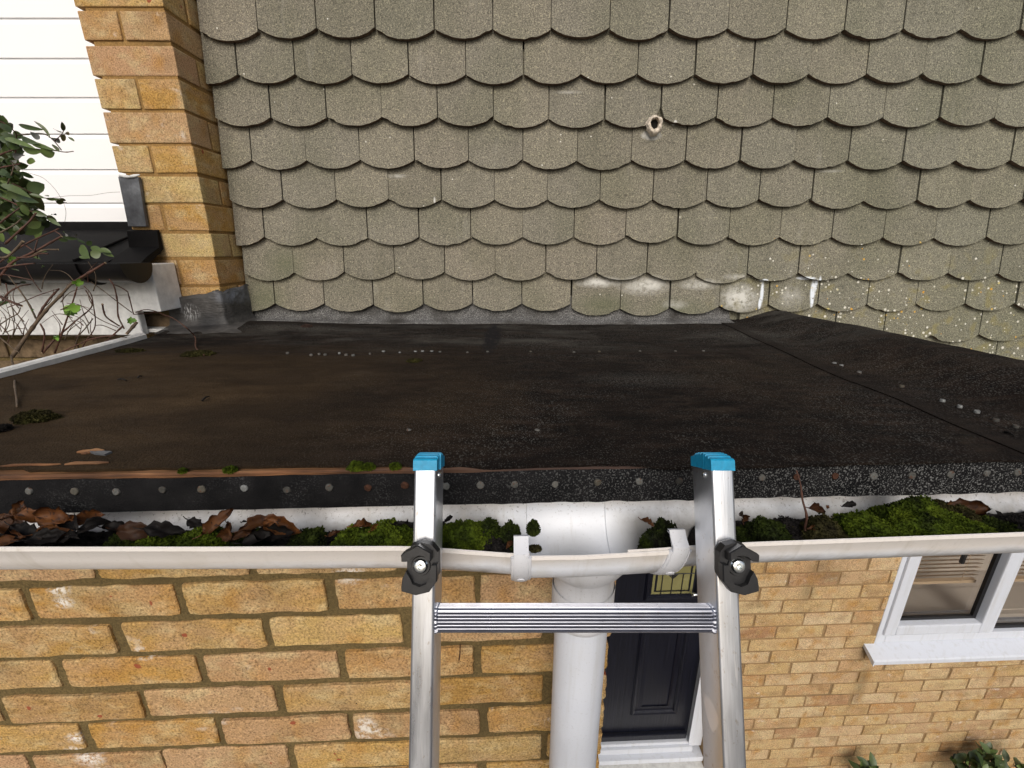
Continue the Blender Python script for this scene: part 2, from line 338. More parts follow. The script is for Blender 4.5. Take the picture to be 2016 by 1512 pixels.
def m_lead():
    s = NT('old lead sheet', .5, .5, .25); n = s.noise(22, 5, rough=.7)
    c = s.ramp(n, [(.3, (.055,.055,.06)), (.55, (.11,.115,.125)), (.75, (.21,.22,.235))])
    return s.set('Base Color', c).bump(s.noise(40, 3), .4, .003).m
def m_flash():
    s = NT('tarred flashing', .6, .45); x = s.axis(0); z = s.axis(2); n = s.noise(20, 5, rough=.7)
    c = s.ramp(n, [(.3, (.03,.028,.027)), (.55, (.07,.066,.062)), (.75, (.12,.115,.11))])
    c = s.mix(s.math('MULTIPLY', s.blob(P(375, 615, 1.30), (.035, .1, .03), .8), s.step(s.noise(70, 3, s.sc((3, 1, .7)), rough=.7), .5, .58)), c, (.5,.5,.5))
    c = s.mix(s.math('MULTIPLY', s.blob(P(415, 635, 1.30), (.06, .12, .045), .7), .9), c, (.012,.012,.013))
    c = s.mix(s.math('MULTIPLY', s.blob(P(470, 580, 1.38), (.06, .12, .03), .8), s.step(s.noise(30, 3), .35, .6)), c, (.24,.26,.30))
    return s.set('Base Color', c).bump(s.math('ADD', n, s.noise(90, 3, s.sc((.5, 1, 2)))), .7, .004).m
def m_leaf(name, a, b):
    s = NT(name, .42, .45); r = s.rnd(); c = s.ramp(r, [(0, a), (.8, b), (1, tuple(min(1, v*1.7) for v in b))])
    c = s.mix(s.step(s.noise(60, 3), .45, .75), c, s.mix(1, c, (.65,.7,.6), 'MULTIPLY'))
    s.set('Base Color', c); s.b.inputs['Subsurface Weight'].default_value = 0
    return s.bump(s.noise(120, 2), .3, .001).m
def m_glass():
    s = NT('window glass', .02, .5); s.set('Base Color', (.9,.92,.92)); s.b.inputs['Transmission Weight'].default_value = 1
    s.b.inputs['IOR'].default_value = 1.45; s.b.inputs['Alpha'].default_value = 1
    # thin pane: mostly clear, mirror-like at grazing angles
    t = s.t.nodes.new('ShaderNodeBsdfTransparent'); g = s.t.nodes.new('ShaderNodeBsdfGlossy'); g.inputs['Roughness'].default_value = .02
    f = s.t.nodes.new('ShaderNodeFresnel'); f.inputs['IOR'].default_value = 1.6; mx = s.t.nodes.new('ShaderNodeMixShader')
    s.t.links.new(f.outputs[0], mx.inputs[0]); s.t.links.new(t.outputs[0], mx.inputs[1]); s.t.links.new(g.outputs[0], mx.inputs[2])
    s.t.links.new(mx.outputs[0], s.t.nodes['Material Output'].inputs[0]); return s.m

M = dict(
    brick=m_brick('buff brick'), brickfar=m_brick('pale buff brick', True),
    mortar=m_mortar('brown mortar', (.165,.122,.056)), mortarfar=m_mortar('pale mortar', (.33,.225,.12)), mortarpier=m_mortar('buff mortar', (.36,.22,.085)),
    tile=m_tile(), roof=m_felt('roofing felt'), edge=m_felt('edge felt', 'edge'), greyfelt=m_felt('mineral felt', 'grey'),
    pvc=m_pvc('white plastic', (.66,.67,.70)), pvcclean=m_pvc('clean white plastic', (.62,.65,.71), .3), gin=m_gutterin(),
    clad=m_plain('white cladding', (.97,.97,.97), .45, .5, var=.02, scale=3, bump=.02), 
    alu=m_alu(), alurung=m_alu('rung aluminium with painted reflection', (.56,.57,.62), True), groove_reflection=m_plain('anodised groove with painted reflection', (.035,.038,.055), .5, .4, .4, var=.3, scale=90), blue=m_plain('blue plastic', (.008,.27,.47), .42, .4, var=.14, scale=180), black=m_plain('black moulded plastic', (.012,.012,.013), .38, .45, var=.2, scale=200, bump=.15),  # rung metal and grooves: dark navy reflection from behind the camera painted into the colour
    zinc=m_plain('zinc bolt', (.75,.78,.78), .22, .5, 1.0, var=.1, scale=300), rust=m_plain('rusty nail', (.05,.022,.013), .85, .2, 0, var=.4, scale=300, bump=.6),
    galv=m_nail(), galvb=m_plain('bright galvanised nail', (.17,.175,.17), .6, .4, .2, var=.2, scale=260, bump=.4),
    moss=m_moss('bright green moss', (.038,.058,.003), (.10,.132,.009), (.008,.012,.002)), mossd=m_moss('dark moss', (.015,.023,.003), (.040,.055,.006), (.006,.006,.003)),
    mossb=m_moss('dry moss', (.026,.023,.007), (.055,.052,.014), (.010,.008,.004)), soil=m_plain('black leaf mould', (.009,.007,.006), .8, .25, var=.6, scale=140, bump=1, dist=.005),
    dead=m_leafdead(), deaddark=m_plain('wet black leaf', (.012,.0095,.0085), .6, .25, var=.5, scale=60, bump=.6, dist=.002),
    wood=m_wood(), door=m_door(), lead=m_lead(), flash=m_flash(),
    slate=m_plain('black lead apron', (.0045,.004,.004), .75, .12, var=.4, scale=25, bump=.4, dist=.002), gutblack=m_plain('black gutter plastic', (.007,.006,.006), .35, .4, var=.3, scale=30),
    leaf=m_leaf('shrub leaf', (.030,.052,.014), (.085,.12,.032)), leafy=m_leaf('young leaf', (.06,.13,.015), (.12,.22,.03)), bark=m_plain('red brown stem', (.075,.032,.020), .6, .35, var=.45, scale=70, bump=.5),
    barkg=m_plain('grey brown twig', (.10,.070,.045), .7, .3, var=.4, scale=90, bump=.5), cut=m_plain('cut stem end', (.5,.38,.24), .8, .2),
    paint=m_plain('flaking white paint', (.68,.68,.66), .6, .35, var=.16, scale=45, bump=.5, dist=.002, det=5), glass=m_glass(),
    dark=m_plain('dark void', (.012,.011,.010), .9, .1), rubber=m_plain('black gasket', (.008,.008,.009), .4, .4), blind=m_plain('beige slat', (.62,.47,.31), .5, .4, var=.06, scale=20),
    room=m_plain('room wall', (.55,.49,.42), .8, .3, var=.1, scale=3), obscure=m_plain('obscured door glass', (.22,.205,.085), .12, .6, var=.10, scale=14, bump=.2, dist=.004), came=m_plain('lead came', (.02,.02,.02), .5, .5),
    dirtyshadedbrick=m_plain('grimy shaded brown brick', (.15,.105,.062), .92, .15, var=.5, scale=45, bump=.8, dist=.002, det=5),  # grime plus the shade below the fascia, both put into the colour
    ground=m_plain('dark paving', (.16,.15,.14), .85, .3, var=.3, scale=8, bump=.4, dist=.01), earth=m_plain('dark earth', (.03,.022,.016), .9, .2, var=.5, scale=30, bump=1, dist=.01),
    limemortar=m_plain('pale lime mortar', (.62,.54,.44), .9, .2, var=.35, scale=120, bump=1, dist=.004))

# ------------------------------------------------------------------ ground
bm = BM(); box(bm, -400, 400, -400, 400, -H-.3, -H); g = obj('ground', bm, M['ground']); tag(g, kind='structure')

# ------------------------------------------------------------------ brick builders
def brick_face(bm, f, a0, a1, z0, z1, d=.014, j=.0013, n=5, bev=.0017):
    """one brick seen face on: ragged outline, rolled arris, own island. f(a, depth, z)"""
    pts = []; cr = .003; sd_ = random.uniform(0, 99)
    def edge(p, q):
        for i in range(n): t = (i+.5)/n; X_ = p[0]+(q[0]-p[0])*t; Z_ = p[1]+(q[1]-p[1])*t; pts.append((X_+random.gauss(0, j*.5)+.0016*mnoise.noise(Vector((X_*25, Z_*40, sd_))), Z_+random.gauss(0, j*.8)+.0019*mnoise.noise(Vector((X_*30, Z_*40, sd_+9)))))
    k = [random.uniform(.5, 1.9)*cr for _ in range(4)]; dz = random.gauss(0, .0012); z0 += dz; z1 += dz+random.gauss(0, .0008)
    edge((a0+k[0], z0), (a1-k[1], z0)); pts.append((a1-k[1]*.3, z0+k[1]*.3)); edge((a1, z0+k[1]), (a1, z1-k[2])); pts.append((a1-k[2]*.3, z1-k[2]*.3))
    edge((a1-k[2], z1), (a0+k[3], z1)); pts.append((a0+k[3]*.3, z1-k[3]*.3)); edge((a0, z1-k[3]), (a0, z0+k[0])); pts.append((a0+k[0]*.3, z0+k[0]*.3))
    ca, cz = (a0+a1)/2, (z0+z1)/2; dd = random.gauss(0, .0008)
    def ring(ins, dep):
        return [bm.verts.new(f(a-math.copysign(min(ins, abs(a-ca)), a-ca), dep+dd, z-math.copysign(min(ins, abs(z-cz)), z-cz))) for a, z in pts]
    r0, r1, r2 = ring(0, d), ring(0, bev), ring(bev, 0); m = len(pts)
    for A, B in ((r0, r1), (r1, r2)):
        for i in range(m): bm.faces.new((A[i], A[(i+1) % m], B[(i+1) % m], B[i]))
    bm.faces.new(r2)
def brick_wall(bm, f, x0, x1, z0, z1, pz, px, joint, xoff, hole=None, n=5, j=.0013, ztop=0):
    k = 0; z = ztop
    while z > z1: z -= pz; k += 1
    # ztop: height of a bed joint centre; courses counted from it downwards
    for c in range(-40, 60):
        zb = ztop-pz*(c+1); zt = ztop-pz*c
        if zt > z1+.001 or zb < z0-pz: continue
        off = xoff+(px/2 if c % 2 else 0); i0 = int(math.floor((x0-off)/px))
        for i in range(i0, int((x1-off)/px)+2):
            a, b = off+i*px+joint/2, off+(i+1)*px-joint/2
            a += random.gauss(0, .0022); b += random.gauss(0, .0022)
            a, b = max(a, x0), min(b, x1)
            segs = [(a, b)]
            if hole:
                for hx0, hx1, hz0, hz1 in hole:
                    if zt-joint/2 > hz0+.005 and zb+joint/2 < hz1-.005:
                        ns = []
                        for a_, b_ in segs:
                            if b_ <= hx0 or a_ >= hx1: ns.append((a_, b_)); continue
                            if a_ < hx0: ns.append((a_, hx0))
                            if b_ > hx1: ns.append((hx1, b_))
                        segs = ns
            for a_, b_ in segs:
                if b_-a_ > .02: brick_face(bm, f, a_, b_, zb+joint/2, zt-joint/2, n=n, j=j)

# ------------------------------------------------------------------ the house
house = thing('house', (1.2, 1.6, -H), 'house with scalloped grey green hanging tiles above buff brick, navy front door and white window', 'house')
TB = 1.430                       # tile noses hang at this distance
rows = [.559+.108*k for k in range(4, 0, -1)]+[.559, .4504, .3422, .2296, .1211, .0117, -.0969, -.1973, -.2986, -.401, -.505]
drops = {(11, 0): -.016, (11, 1): -.016, (11, 2): -.010, (11, 3): -.004, (9, 0): .009}
bm = BM()
for ri, zb in enumerate(rows):
    odd = (ri-4) % 2
    off = .109-.163 if not odd else .0325
    for i in range(-6, 20):
        x0 = off+i*.163; x1 = x0+.163
        if x1 < -.88 or x0 > 2.7: continue
        if zb < -.22 and x0 < .66: continue
        gp = random.uniform(.0008, .0022); q0, q1 = max(x0, -.8745)+gp, x1-gp
        if q1-q0 < .02: continue
        dz = random.gauss(0, .0016); rot = random.gauss(0, .005); dy = random.gauss(0, .0012)-(.003 if random.random() < .08 else 0)
        if ri == 11 and x0 > .18 and x0 < .8: dz += {1: -.017, 2: -.016, 3: -.010, 4: -.004}.get(int((x0-.02)/.163), 0)
        if ri == 10 and .5 < x0 < .62: dz -= .008
        if ri == 9 and .30 < x0 < .42: dz += .007
        jog = random.gauss(0, .0007)
        L = .205 if zb > -.45 else .2
        xc = (x0+x1)/2; pts = []
        n = 18; chip = random.choice([0, 0, 0, 0, -.8, -.4, .3, .7, .93])
        for k in range(n+1):
            x = q0+(q1-q0)*k/n; u = (x-xc)/.0815
            zz = .0245*(abs(u)**2.15)+random.gauss(0, .00045)
            if ri == 6 and abs(x0-.2755) < .03 and u > .74: zz += (u-.74)*.13          # chipped corner by the hole
            if ri == 6 and abs(x0-.4385) < .03 and u < -.88: zz += (-.88-u)*.22
            if chip and abs(u-chip) < .16: zz += .0035*(1-abs(u-chip)/.16)
            pts.append((x, zz))
        pts += [(q1, L), (q0, L)]
        def tf(x, z, t, xc=xc, zb=zb, dz=dz, rot=rot, dy=dy, jog=jog):
            X = xc+(x-xc)*math.cos(rot)-z*math.sin(rot)+jog
            return Vector((X, TB+dy+z*.148+t, zb+dz+z+(x-xc)*math.sin(rot)))
        fs = prism(bm, pts, tf, 0, .0158)
        for e in fs[0].edges: pass
# soften the noses
es = [e for e in bm.edges if len(e.link_faces) == 2 and abs(e.calc_face_angle(0)) > .9 and e.calc_length() < .03]
bmesh.ops.bevel(bm, geom=es, offset=.0012, segments=1, affect='EDGES')
obj('tile_cladding', bm, M['tile'], house)
bm = BM(); box(bm, -.93, 2.9, 1.478, 1.51, -.62, 1.15); obj('wall_backing', bm, M['dark'], house)

# wasp hole plugged with lime mortar between two tiles
hc = P(1290, 242, 1.418); bm = BM()
random.seed(3); ringp = []
N = 22
for rr, yy in ((.0100, .012), (.0108, -.001), (.0135, -.0045), (.0175, -.001), (.0200, .012)):
    kf = 1.2; ringp.append([hc+Vector((math.cos(a)*rr*kf*random.uniform(.86, 1.14), yy+random.gauss(0, .0008), (math.sin(a)*rr*kf*(1.0 if math.sin(a) > 0 else 1.25)*random.uniform(.88, 1.12))-(.002 if rr > .012 else 0))) for a in [2*math.pi*k/N for k in range(N)]])
sweep(bm, ringp, True); mp = obj('mortar_patch', bm, M['limemortar'], house, True)
bm = BM(); cyl(bm, hc+Vector((0, .011, 0)), (0, 1, 0), .0125, .001, 16); obj('bee_hole', bm, M['dark'], mp)

# lower house wall with openings: front door and window
DX0, DX1, WX0 = .10, 1.005, 1.70
WALL = 1.49
def fw(a, d, z): return sk(a, WALL+d, z)
bm = BM(); random.seed(11)
holes = [(DX0, DX1, -3, -.45), (WX0, 3.3, -1.780, -.60)]
brick_wall(bm, fw, DX1, 3.35, -H+.02, -.60, .0739, .231, .0095, 1.326-.231*3, hole=holes, n=4, j=.0009, ztop=-1.424)
obj('brick_wall', bm, M['brickfar'], house)
bm = BM()
for a, b, c_, d_ in ((DX1, WX0, -H, -.4), (WX0, 3.4, -H, -1.783), (WX0, 3.4, -.6, -.4), (-.2, DX1, -.45, -.4), (-.2, DX0, -H, -.45)):
    box(bm, a, b, WALL+.0045, WALL+.12, c_, d_, f=sk)
obj('mortar', bm, M['mortarfar'], house)

# the window
def wb(bm, x0, x1, y0, y1, z0, z1, bev=.003): box(bm, x0, x1, WALL+y0-.052, WALL+y1-.052, z0, z1, f=sk, bev=bev, seg=2)
win = obj('window', (bm := BM()), M['pvcclean'], house) if False else None
bm = BM()
wb(bm, WX0, WX0+.045, .052, .12, -1.762, -.60); wb(bm, WX0+.045, 3.3, .052, .12, -1.762, -1.722); wb(bm, 2.205, 2.262, .052, .12, -1.722, -.60); wb(bm, WX0+.045, 3.3, .052, .12, -.66, -.60)
win = obj('window', bm, M['pvcclean'], house)
bm = BM()      # opening sash, proud of the frame, with bevelled inner edge
def sash(bm, x0, x1, z0, z1, w=.054, y=.040):
    for (a, b, c_, d_) in ((x0, x0+w, z0, z1), (x1-w, x1, z0, z1), (x0+w, x1-w, z0, z0+w), (x0+w, x1-w, z1-w, z1)):
        wb(bm, a, b, y, y+.05, c_, d_, .006)
sash(bm, WX0+.022, 2.232, -1.710, -.64); sh = obj('sash', bm, M['pvcclean'], win)
bm = BM()
for (a, b, c_, d_) in ((WX0+.074, WX0+.080, -1.658, -.69), (2.160, 2.180, -1.658, -.69), (WX0+.080, 2.160, -1.658, -1.642), (2.262, 3.25, -1.722, -1.706), (2.262, 2.270, -1.706, -.66)):
    wb(bm, a, b, .072, .086, c_, d_, .0)
obj('gasket', bm, M['rubber'], win)
bm = BM(); bm.faces.new([bm.verts.new(sk(x, WALL+.030, z)) for x, z in ((WX0+.079, -1.643), (2.161, -1.643), (2.161, -.69), (WX0+.079, -.69))]); pn = obj('pane', bm, M['glass'], win)
if pn.data.polygons[0].normal.y > 0: pn.data.flip_normals()

bm = BM(); bm.faces.new([bm.verts.new(sk(x, WALL+.030, z)) for x, z in ((2.270, -1.706), (3.25, -1.706), (3.25, -.66), (2.270, -.66))]); pn = obj('pane', bm, M['glass'], win)
if pn.data.polygons[0].normal.y > 0: pn.data.flip_normals()

bm = BM()      # sill: sloping top, dropped nose, end cap
prof = [(.012, -1.7625), (-.050, -1.789), (-.062, -1.794), (-.066, -1.800), (-.066, -1.819), (-.058, -1.819), (-.058, -1.804), (.012, -1.782)]
sweep(bm, [[sk(x, WALL+a, z) for a, z in prof] for x in (1.655, 1.657, 3.35)], True, True); obj('sill', bm, M['pvcclean'], win)
bm = BM(); prism(bm, [(.0, -1.766), (-.052, -1.788), (-.069, -1.797), (-.069, -1.822), (0, -1.785)], lambda a, b, t: sk(t, WALL+a, b), 1.650, 1.655); obj('sill_cap', bm, M['pvcclean'], win)
bm = BM()      # venetian blind
z = -.70
while z > -1.47:
    zz = z
    vs = [sk(1.785, WALL+.065, zz+.004), sk(2.175, WALL+.065, zz+.004), sk(2.175, WALL+.088, zz-.008), sk(1.785, WALL+.088, zz-.008)]
    bm.faces.new([bm.verts.new(v) for v in vs]); 
    vs = [sk(2.28, WALL+.065, zz+.004), sk(3.25, WALL+.065, zz+.004), sk(3.25, WALL+.088, zz-.008), sk(2.28, WALL+.088, zz-.008)]
    bm.faces.new([bm.verts.new(v) for v in vs]); z -= .0215
wb(bm, 1.785, 2.175, .120, .140, -1.495, -1.480, 0); wb(bm, 2.28, 3.25, .120, .140, -1.495, -1.480, 0)
for x in (1.86, 2.09, 2.35): box(bm, x, x+.0015, WALL+.060, WALL+.0615, -1.48, -.68, f=sk)
obj('blind', bm, M['blind'], win)
bm = BM(); wb(bm, 1.60, 3.4, .42, .44, -1.9, -.4, 0); wb(bm, 1.62, 3.4, .13, .42, -1.72, -1.70, 0); wb(bm, 1.6, 1.62, .13, .42, -1.9, -.4, 0); wb(bm, 1.75, 3.3, .155, .30, -1.70, -1.695, 0); obj('reveal', bm, M['room'], win)
bm = BM(); pth = [sk(2.03, WALL+.118, -1.30), sk(2.035, WALL+.110, -1.345), sk(2.02, WALL+.115, -1.36)]; wb(bm, 2.045, 2.06, .100, .115, -1.37, -1.28, .003); obj('catch', bm, M['rubber'], win)

# the front door (its wall face lies a little behind the brickwork)
DY = .105
def db(bm, x0, x1, y0, y1, z0, z1, bev=.002): box(bm, x0, x1, WALL+y0, WALL+y1, z0, z1, f=sk, bev=bev, seg=2)
DT = -.55; DB = -2.489
def moulding(bm, x0, x1, z0, z1, w=.026, h=.012):   # raised picture-frame moulding, mitred
    for s0, s1, dep0, dep1 in ((0, w*.35, 0, -h), (w*.35, w*.7, -h, -h*.8), (w*.7, w, -h*.8, .004), (w, w+.03, .004, -.004)):
        A = [(x0+s0, z0+s0), (x1-s0, z0+s0), (x1-s0, z1-s0), (x0+s0, z1-s0)]; B = [(x0+s1, z0+s1), (x1-s1, z0+s1), (x1-s1, z1-s1), (x0+s1, z1-s1)]
        va = [bm.verts.new(sk(a, WALL+DY-.0005+dep0, z)) for a, z in A]; vb = [bm.verts.new(sk(a, WALL+DY-.0005+dep1, z)) for a, z in B]
        for i in range(4): bm.faces.new((va[i], va[(i+1) % 4], vb[(i+1) % 4], vb[i]))
bm = BM(); db(bm, .145, .938, DY, DY+.045, DB, DT); db(bm, .147, .925, DY-.022, DY, DB+.004, DB+.045, .006)
moulding(bm, .615, .862, -2.318, -1.66); moulding(bm, .222, .470, -2.318, -1.66)
moulding(bm, .615, .878, -1.575, -.75); moulding(bm, .205, .470, -1.575, -.75)
fd = obj('door', bm, M['door'], house)
bm = BM(); db(bm, .650, .843, DY-.002, DY+.004, -1.541, -.78, 0); db(bm, .240, .435, DY-.002, DY+.004, -1.541, -.78, 0); gl = obj('door_glass', bm, M['obscure'], fd)
bm = BM()
def came(x0, z0, x1, z1, w=.0022):
    a = sk(x0, WALL+DY-.005, z0); b = sk(x1, WALL+DY-.005, z1); tube(bm, [a, b], w, 6)
for q in (.694, .742, .790): came(q, -1.541, q, -1.425)
came(.65, -1.425, .843, -1.425); came(.65, -1.40, .715, -1.425); came(.718, -1.425, .742, -1.452); came(.766, -1.425, .742, -1.452); came(.742, -1.425, .742, -.79, .0018); came(.742, -1.425, .70, -1.3); came(.742, -1.425, .79, -1.3)
came(.722, -1.4265, .762, -1.4265, .003)
obj('leading', bm, M['came'], gl)
bm = BM(); prism(bm, [(.724, -1.429), (.760, -1.429), (.742, -1.447)], lambda a, b, t: sk(a, WALL+DY-.004+t, b), 0, .002); obj('glass_diamond', bm, M['came'], gl)
bm = BM(); db(bm, .895, .918, DY-.008, DY, -1.62, -1.40, .003); tube(bm, smoothpath([sk(.905, WALL+DY, -1.508), sk(.905, WALL+DY-.035, -1.508), sk(.89, WALL+DY-.045, -1.508), sk(.82, WALL+DY-.045, -1.508)], 4), .0075, 10); obj('handle', bm, M['zinc'], fd, True)
bm = BM(); db(bm, .938, DX1, .07, .15, DB-.03, DT+.06, .004); db(bm, .930, .962, .062, .07, DB-.0, DT, .003); db(bm, DX0, .145, .07, .15, DB-.03, DT+.06, .004)
db(bm, .145, .938, .074, .15, DB-.035, DB-.004, .004); db(bm, DX0, .955, .058, .074, DB-.055, DB-.020, .004); db(bm, DX0, DX1, .03, .15, DB-.085, DB-.056, .004)
obj('door_frame', bm, M['pvcclean'], house)
bm = BM(); db(bm, -.1, 1.04, -.16, .14, -2.66, -2.592, .006); obj('doorstep', bm, M['paint'], house)

# brick pier at the left, built of real blocks on a recessed mortar core
pys = [-60, 18, 84.5, 152.5, 218.5, 284, 344, 401.5, 456, 509.5, 563]
zsb = [P(330, y, 1.32).z for y in pys]
dzs = zsb[3]-zsb[4]
zl = [zsb[0]+dzs*k for k in range(10, 0, -1)]+zsb
zl.append(zl[-1]-.066); zl.append(zl[-1]-.066)
bm = BM(); random.seed(21)
PX0, PX1, PY0 = -1.100, -.877, 1.318
for k in range(len(zl)-1):
    zt, zb = zl[k]-.0045, zl[k+1]+.0045; two = (k-11) % 2 == 0
    def bb(x0, x1, y0, y1):
        t = len(bm.verts); j = lambda s: random.gauss(0, s)
        ex, ey = j(.0012), j(.0012)
        box(bm, x0+ex, x1+j(.001), y0+ey, y1, zb+j(.001), zt+j(.001), bev=.003, seg=2)
    mid = -.990+random.gauss(0, .004)
    if two:
        bb(PX0, mid-.004, PY0, PY0+.08); bb(mid+.004, PX1, PY0, PY0+.215)
    else:
        bb(PX0, PX1, PY0, PY0+.085); bb(PX0+.1, PX1, PY0+.094, PY0+.2)
for v in bm.verts: v.co += Vector([mnoise.noise(v.co*60+Vector((i*9, 0, 0)))*.0016 for i in range(3)])
pier = thing('brick_pier', (-.99, 1.36, -H), 'buff brick pier projecting beside the hanging tiles and the white boards', 'brick pier')
obj('bricks', bm, M['brick'], pier)
bm = BM(); box(bm, PX0+.020, PX1-.004, PY0+.004, 1.6, -H, zl[0]); obj('mortar', bm, M['mortarpier'], pier)
bm = BM()       # lead soaker let into the pier's left edge
a, b, c_, d_ = P(232, 348, 1.305), P(272, 348, 1.305), P(288, 446, 1.305), P(252, 446, 1.305)
vs = [a, b, c_, d_]
A = [bm.verts.new(v) for v in vs]; B = [bm.verts.new(v+Vector((0, .010, 0))) for v in vs]
bm.faces.new(A); bm.faces.new(B[::-1])
for i in range(4): bm.faces.new((A[i], B[i], B[(i+1) % 4], A[(i+1) % 4]))
bmesh.ops.bevel(bm, geom=bm.edges[:], offset=.0008, segments=1, affect='EDGES')
ld = obj('lead_flashing', bm, M['lead'], pier)
bm = BM(); tube(bm, smoothpath([P(236, 346, 1.307), P(255, 348, 1.303), P(275, 344, 1.306)], 4), [.004, .003, .004, .005, .003, .004, .0045, .003, .002], 7); obj('sealant', bm, M['paint'], pier, True)

# ------------------------------------------------------------------ neighbouring bay: white boards, black apron, black gutter, fascia
bay = thing('neighbouring_bay', (-1.5, 1.4, -H), 'neighbouring wall of white boards over a lean-to with black apron and white fascia', 'building')
bm = BM(); zc = [P(100, y, 1.52).z for y in (36, 115, 192, 264, 334, 400)]
zc = [zc[0]+.099*k for k in range(9, 0, -1)]+zc+[zc[-1]-.099]
for zt, zb in zip(zc, zc[1:]):
    prof = [(1.552, zt+.004), (1.524, zt-.001), (1.5202, zt-.014), (1.520, zb+.002), (1.522, zb+.0004), (1.545, zb+.0004)]
    sweep(bm, [[(x, a, z) for a, z in prof] for x in (-3.4, -1.0)], True, True)
obj('white_boards', bm, M['clad'], bay)
bm = BM()
sweep(bm, [[(x, 1.512, .085+.0*x), (x, 1.505, .060), (x, 1.38, .022+random.gauss(0, .001)), (x, 1.29, -.008), (x, 1.215, -.034), (x, 1.205, -.046), (x, 1.25, -.06), (x, 1.5, .03)] for x in (-3.3, -2.6, -2, -1.7, -1.4, -1.19, -1.187, -1.184, -1.103, -1.102)], True, True)
sweep(bm, [[(x, 1.315, .052-.0*x), (x, 1.306, .048), (x, 1.300, .004), (x, 1.25, -.020), (x+.01, 1.195, -.046), (x+.01, 1.205, -.056), (x, 1.30, -.012), (x, 1.315, 0)] for x in (-1.105, -1.08, -1.05, -1.018)], True, True)
tube(bm, [(-1.19, 1.5, .064), (-1.187, 1.38, .027), (-1.187, 1.21, -.031)], .004, 8)
obj('apron', bm, M['slate'], bay, True, auto=30)
bm = BM(); GY, GZ, GR = 1.165, -.036, .050
def hr(x, r, k=14, y=GY, z=GZ): return [(x, y-r*math.cos(math.pi*i/k), z-r*math.sin(math.pi*i/k)) for i in range(k+1)]
for r0, r1, xa, xb in ((GR, GR-.003, -3.3, -.985),):
    sweep(bm, [hr(xa, r0), hr(xb, r0)]); sweep(bm, [hr(xa, r1), hr(xb, r1)])
    sweep(bm, [[(x, GY-r0, GZ), (x, GY-r1, GZ)] for x in (xa, xb)])
A = [bm.verts.new(p) for p in hr(-.982, GR+.001)]; bm.faces.new(A)
B = [bm.verts.new(p) for p in hr(-.986, GR+.001)]; bm.faces.new(B[::-1]); sweep(bm, [hr(-.982, GR+.001), hr(-.992, GR+.0015)])
for x in (-1.13, -1.36):
    sweep(bm, [hr(x, GR+.006), hr(x+.04, GR+.006)]); sweep(bm, [hr(x, GR), hr(x, GR+.006)]); sweep(bm, [hr(x+.04, GR+.006), hr(x+.04, GR)])
obj('black_gutter', bm, M['gutblack'], bay, True, auto=40)
bm = BM(); box(bm, -3.3, -1.075, 1.235, 1.26, -.240, -.045, bev=.002); box(bm, -3.3, -1.075, 1.226, 1.2345, -.126, -.050, bev=.003); box(bm, -1.0745, -.995, 1.222, 1.312, -.170, -.040, bev=.003, seg=2)
box(bm, -3.3, -1.02, 1.262, 1.31, -.236, -.226)
for v in bm.verts:
    if v.co.x > -1.08: v.co += Vector((mnoise.noise(v.co*40)*.003, 0, mnoise.noise(v.co*50+Vector((5, 5, 5)))*.002))
obj('fascia', bm, M['paint'], bay)
bm = BM(); brick_wall(bm, lambda a, d, z: Vector((a, 1.30+d, z)), -2.8, -1.01, -1.2, -.18, .069, .22, .010, -1.01, n=3, ztop=-.19); obj('brick_wall', bm, M['dirtyshadedbrick'], bay)
bm = BM(); box(bm, -2.9, -1.012, 1.306, 1.5, -H, -.17); obj('mortar', bm, M['mortar'], bay)

# ------------------------------------------------------------------ the garage: brick front, flat felt roof carried on over the door
gar = thing('garage', (-.4, .8, -H), 'flat felt roofed garage of buff brick whose roof carries on over the front door', 'garage')
GW = .527
bm = BM(); random.seed(5)
brick_wall(bm, lambda a, d, z: sk(a, GW+d, z), -1.02, .158, -1.25, -.345, .0686, .2175, .0130, -.052, n=9, j=.0011, ztop=-.4615)
bw = obj('brick_wall', bm, M['brick'], gar)
bm = BM(); brick_wall(bm, lambda a, d, z: sk(a, GW+d, z), -1.02, .158, -H, -1.26, .0686, .2175, .0105, -.052, n=3, j=.0012, ztop=-.4615); obj('lower_brickwork', bm, M['brick'], gar)
bm = BM(); nx = 60
rowsv = []
for iz in range(61):
    z = -.33-iz*.018
    rowsv.append([sk(-1.02+1.172*k/nx, GW+.0045+mnoise.noise(Vector((k*.7, iz*.9, 0)))*.0012, z) for k in range(nx+1)])
sweep(bm, rowsv); box(bm, -1.018, .152, GW+.012, 1.4, -H, -.33, f=sk); obj('mortar', bm, M['mortar'], gar, True, auto=40)

# roof deck: one draped sheet with the kerb on its right
def roofz(x, y):
    z = -.2365
    z += .0034*mnoise.noise(Vector((x*2.2, y*3, 1)))+.0018*mnoise.noise(Vector((x*7, y*11, 4)))+.0008*mnoise.noise(Vector((x*26, y*30, 4)))
    if x > .74:                                   # tilting fillet along the right verge
        t = min(1, (x-.74)/.17); z += .036*(t*t*(3-2*t))+.0012*mnoise.noise(Vector((x*20, y*8, 2)))
    t = max(0, (y-1.39)/.05); t = min(t, 1.0)
    z += .007*t**1.8
    if x < -.52: 
        s_ = min(1, (-.52-x)/.2)*min(1, max(0, (y-1.18)/.16)); z += .014*s_*max(0, 1-t)
    return z
def kerbx(y): return .915+(1.36-y)*.105 if y > .8 else .974+(.8-y)*.08
def leftx(y): return -1.022+(1.17-y)*.095
bm = BM(); NX, NY = 150, 90; y0r = .447; rv = []
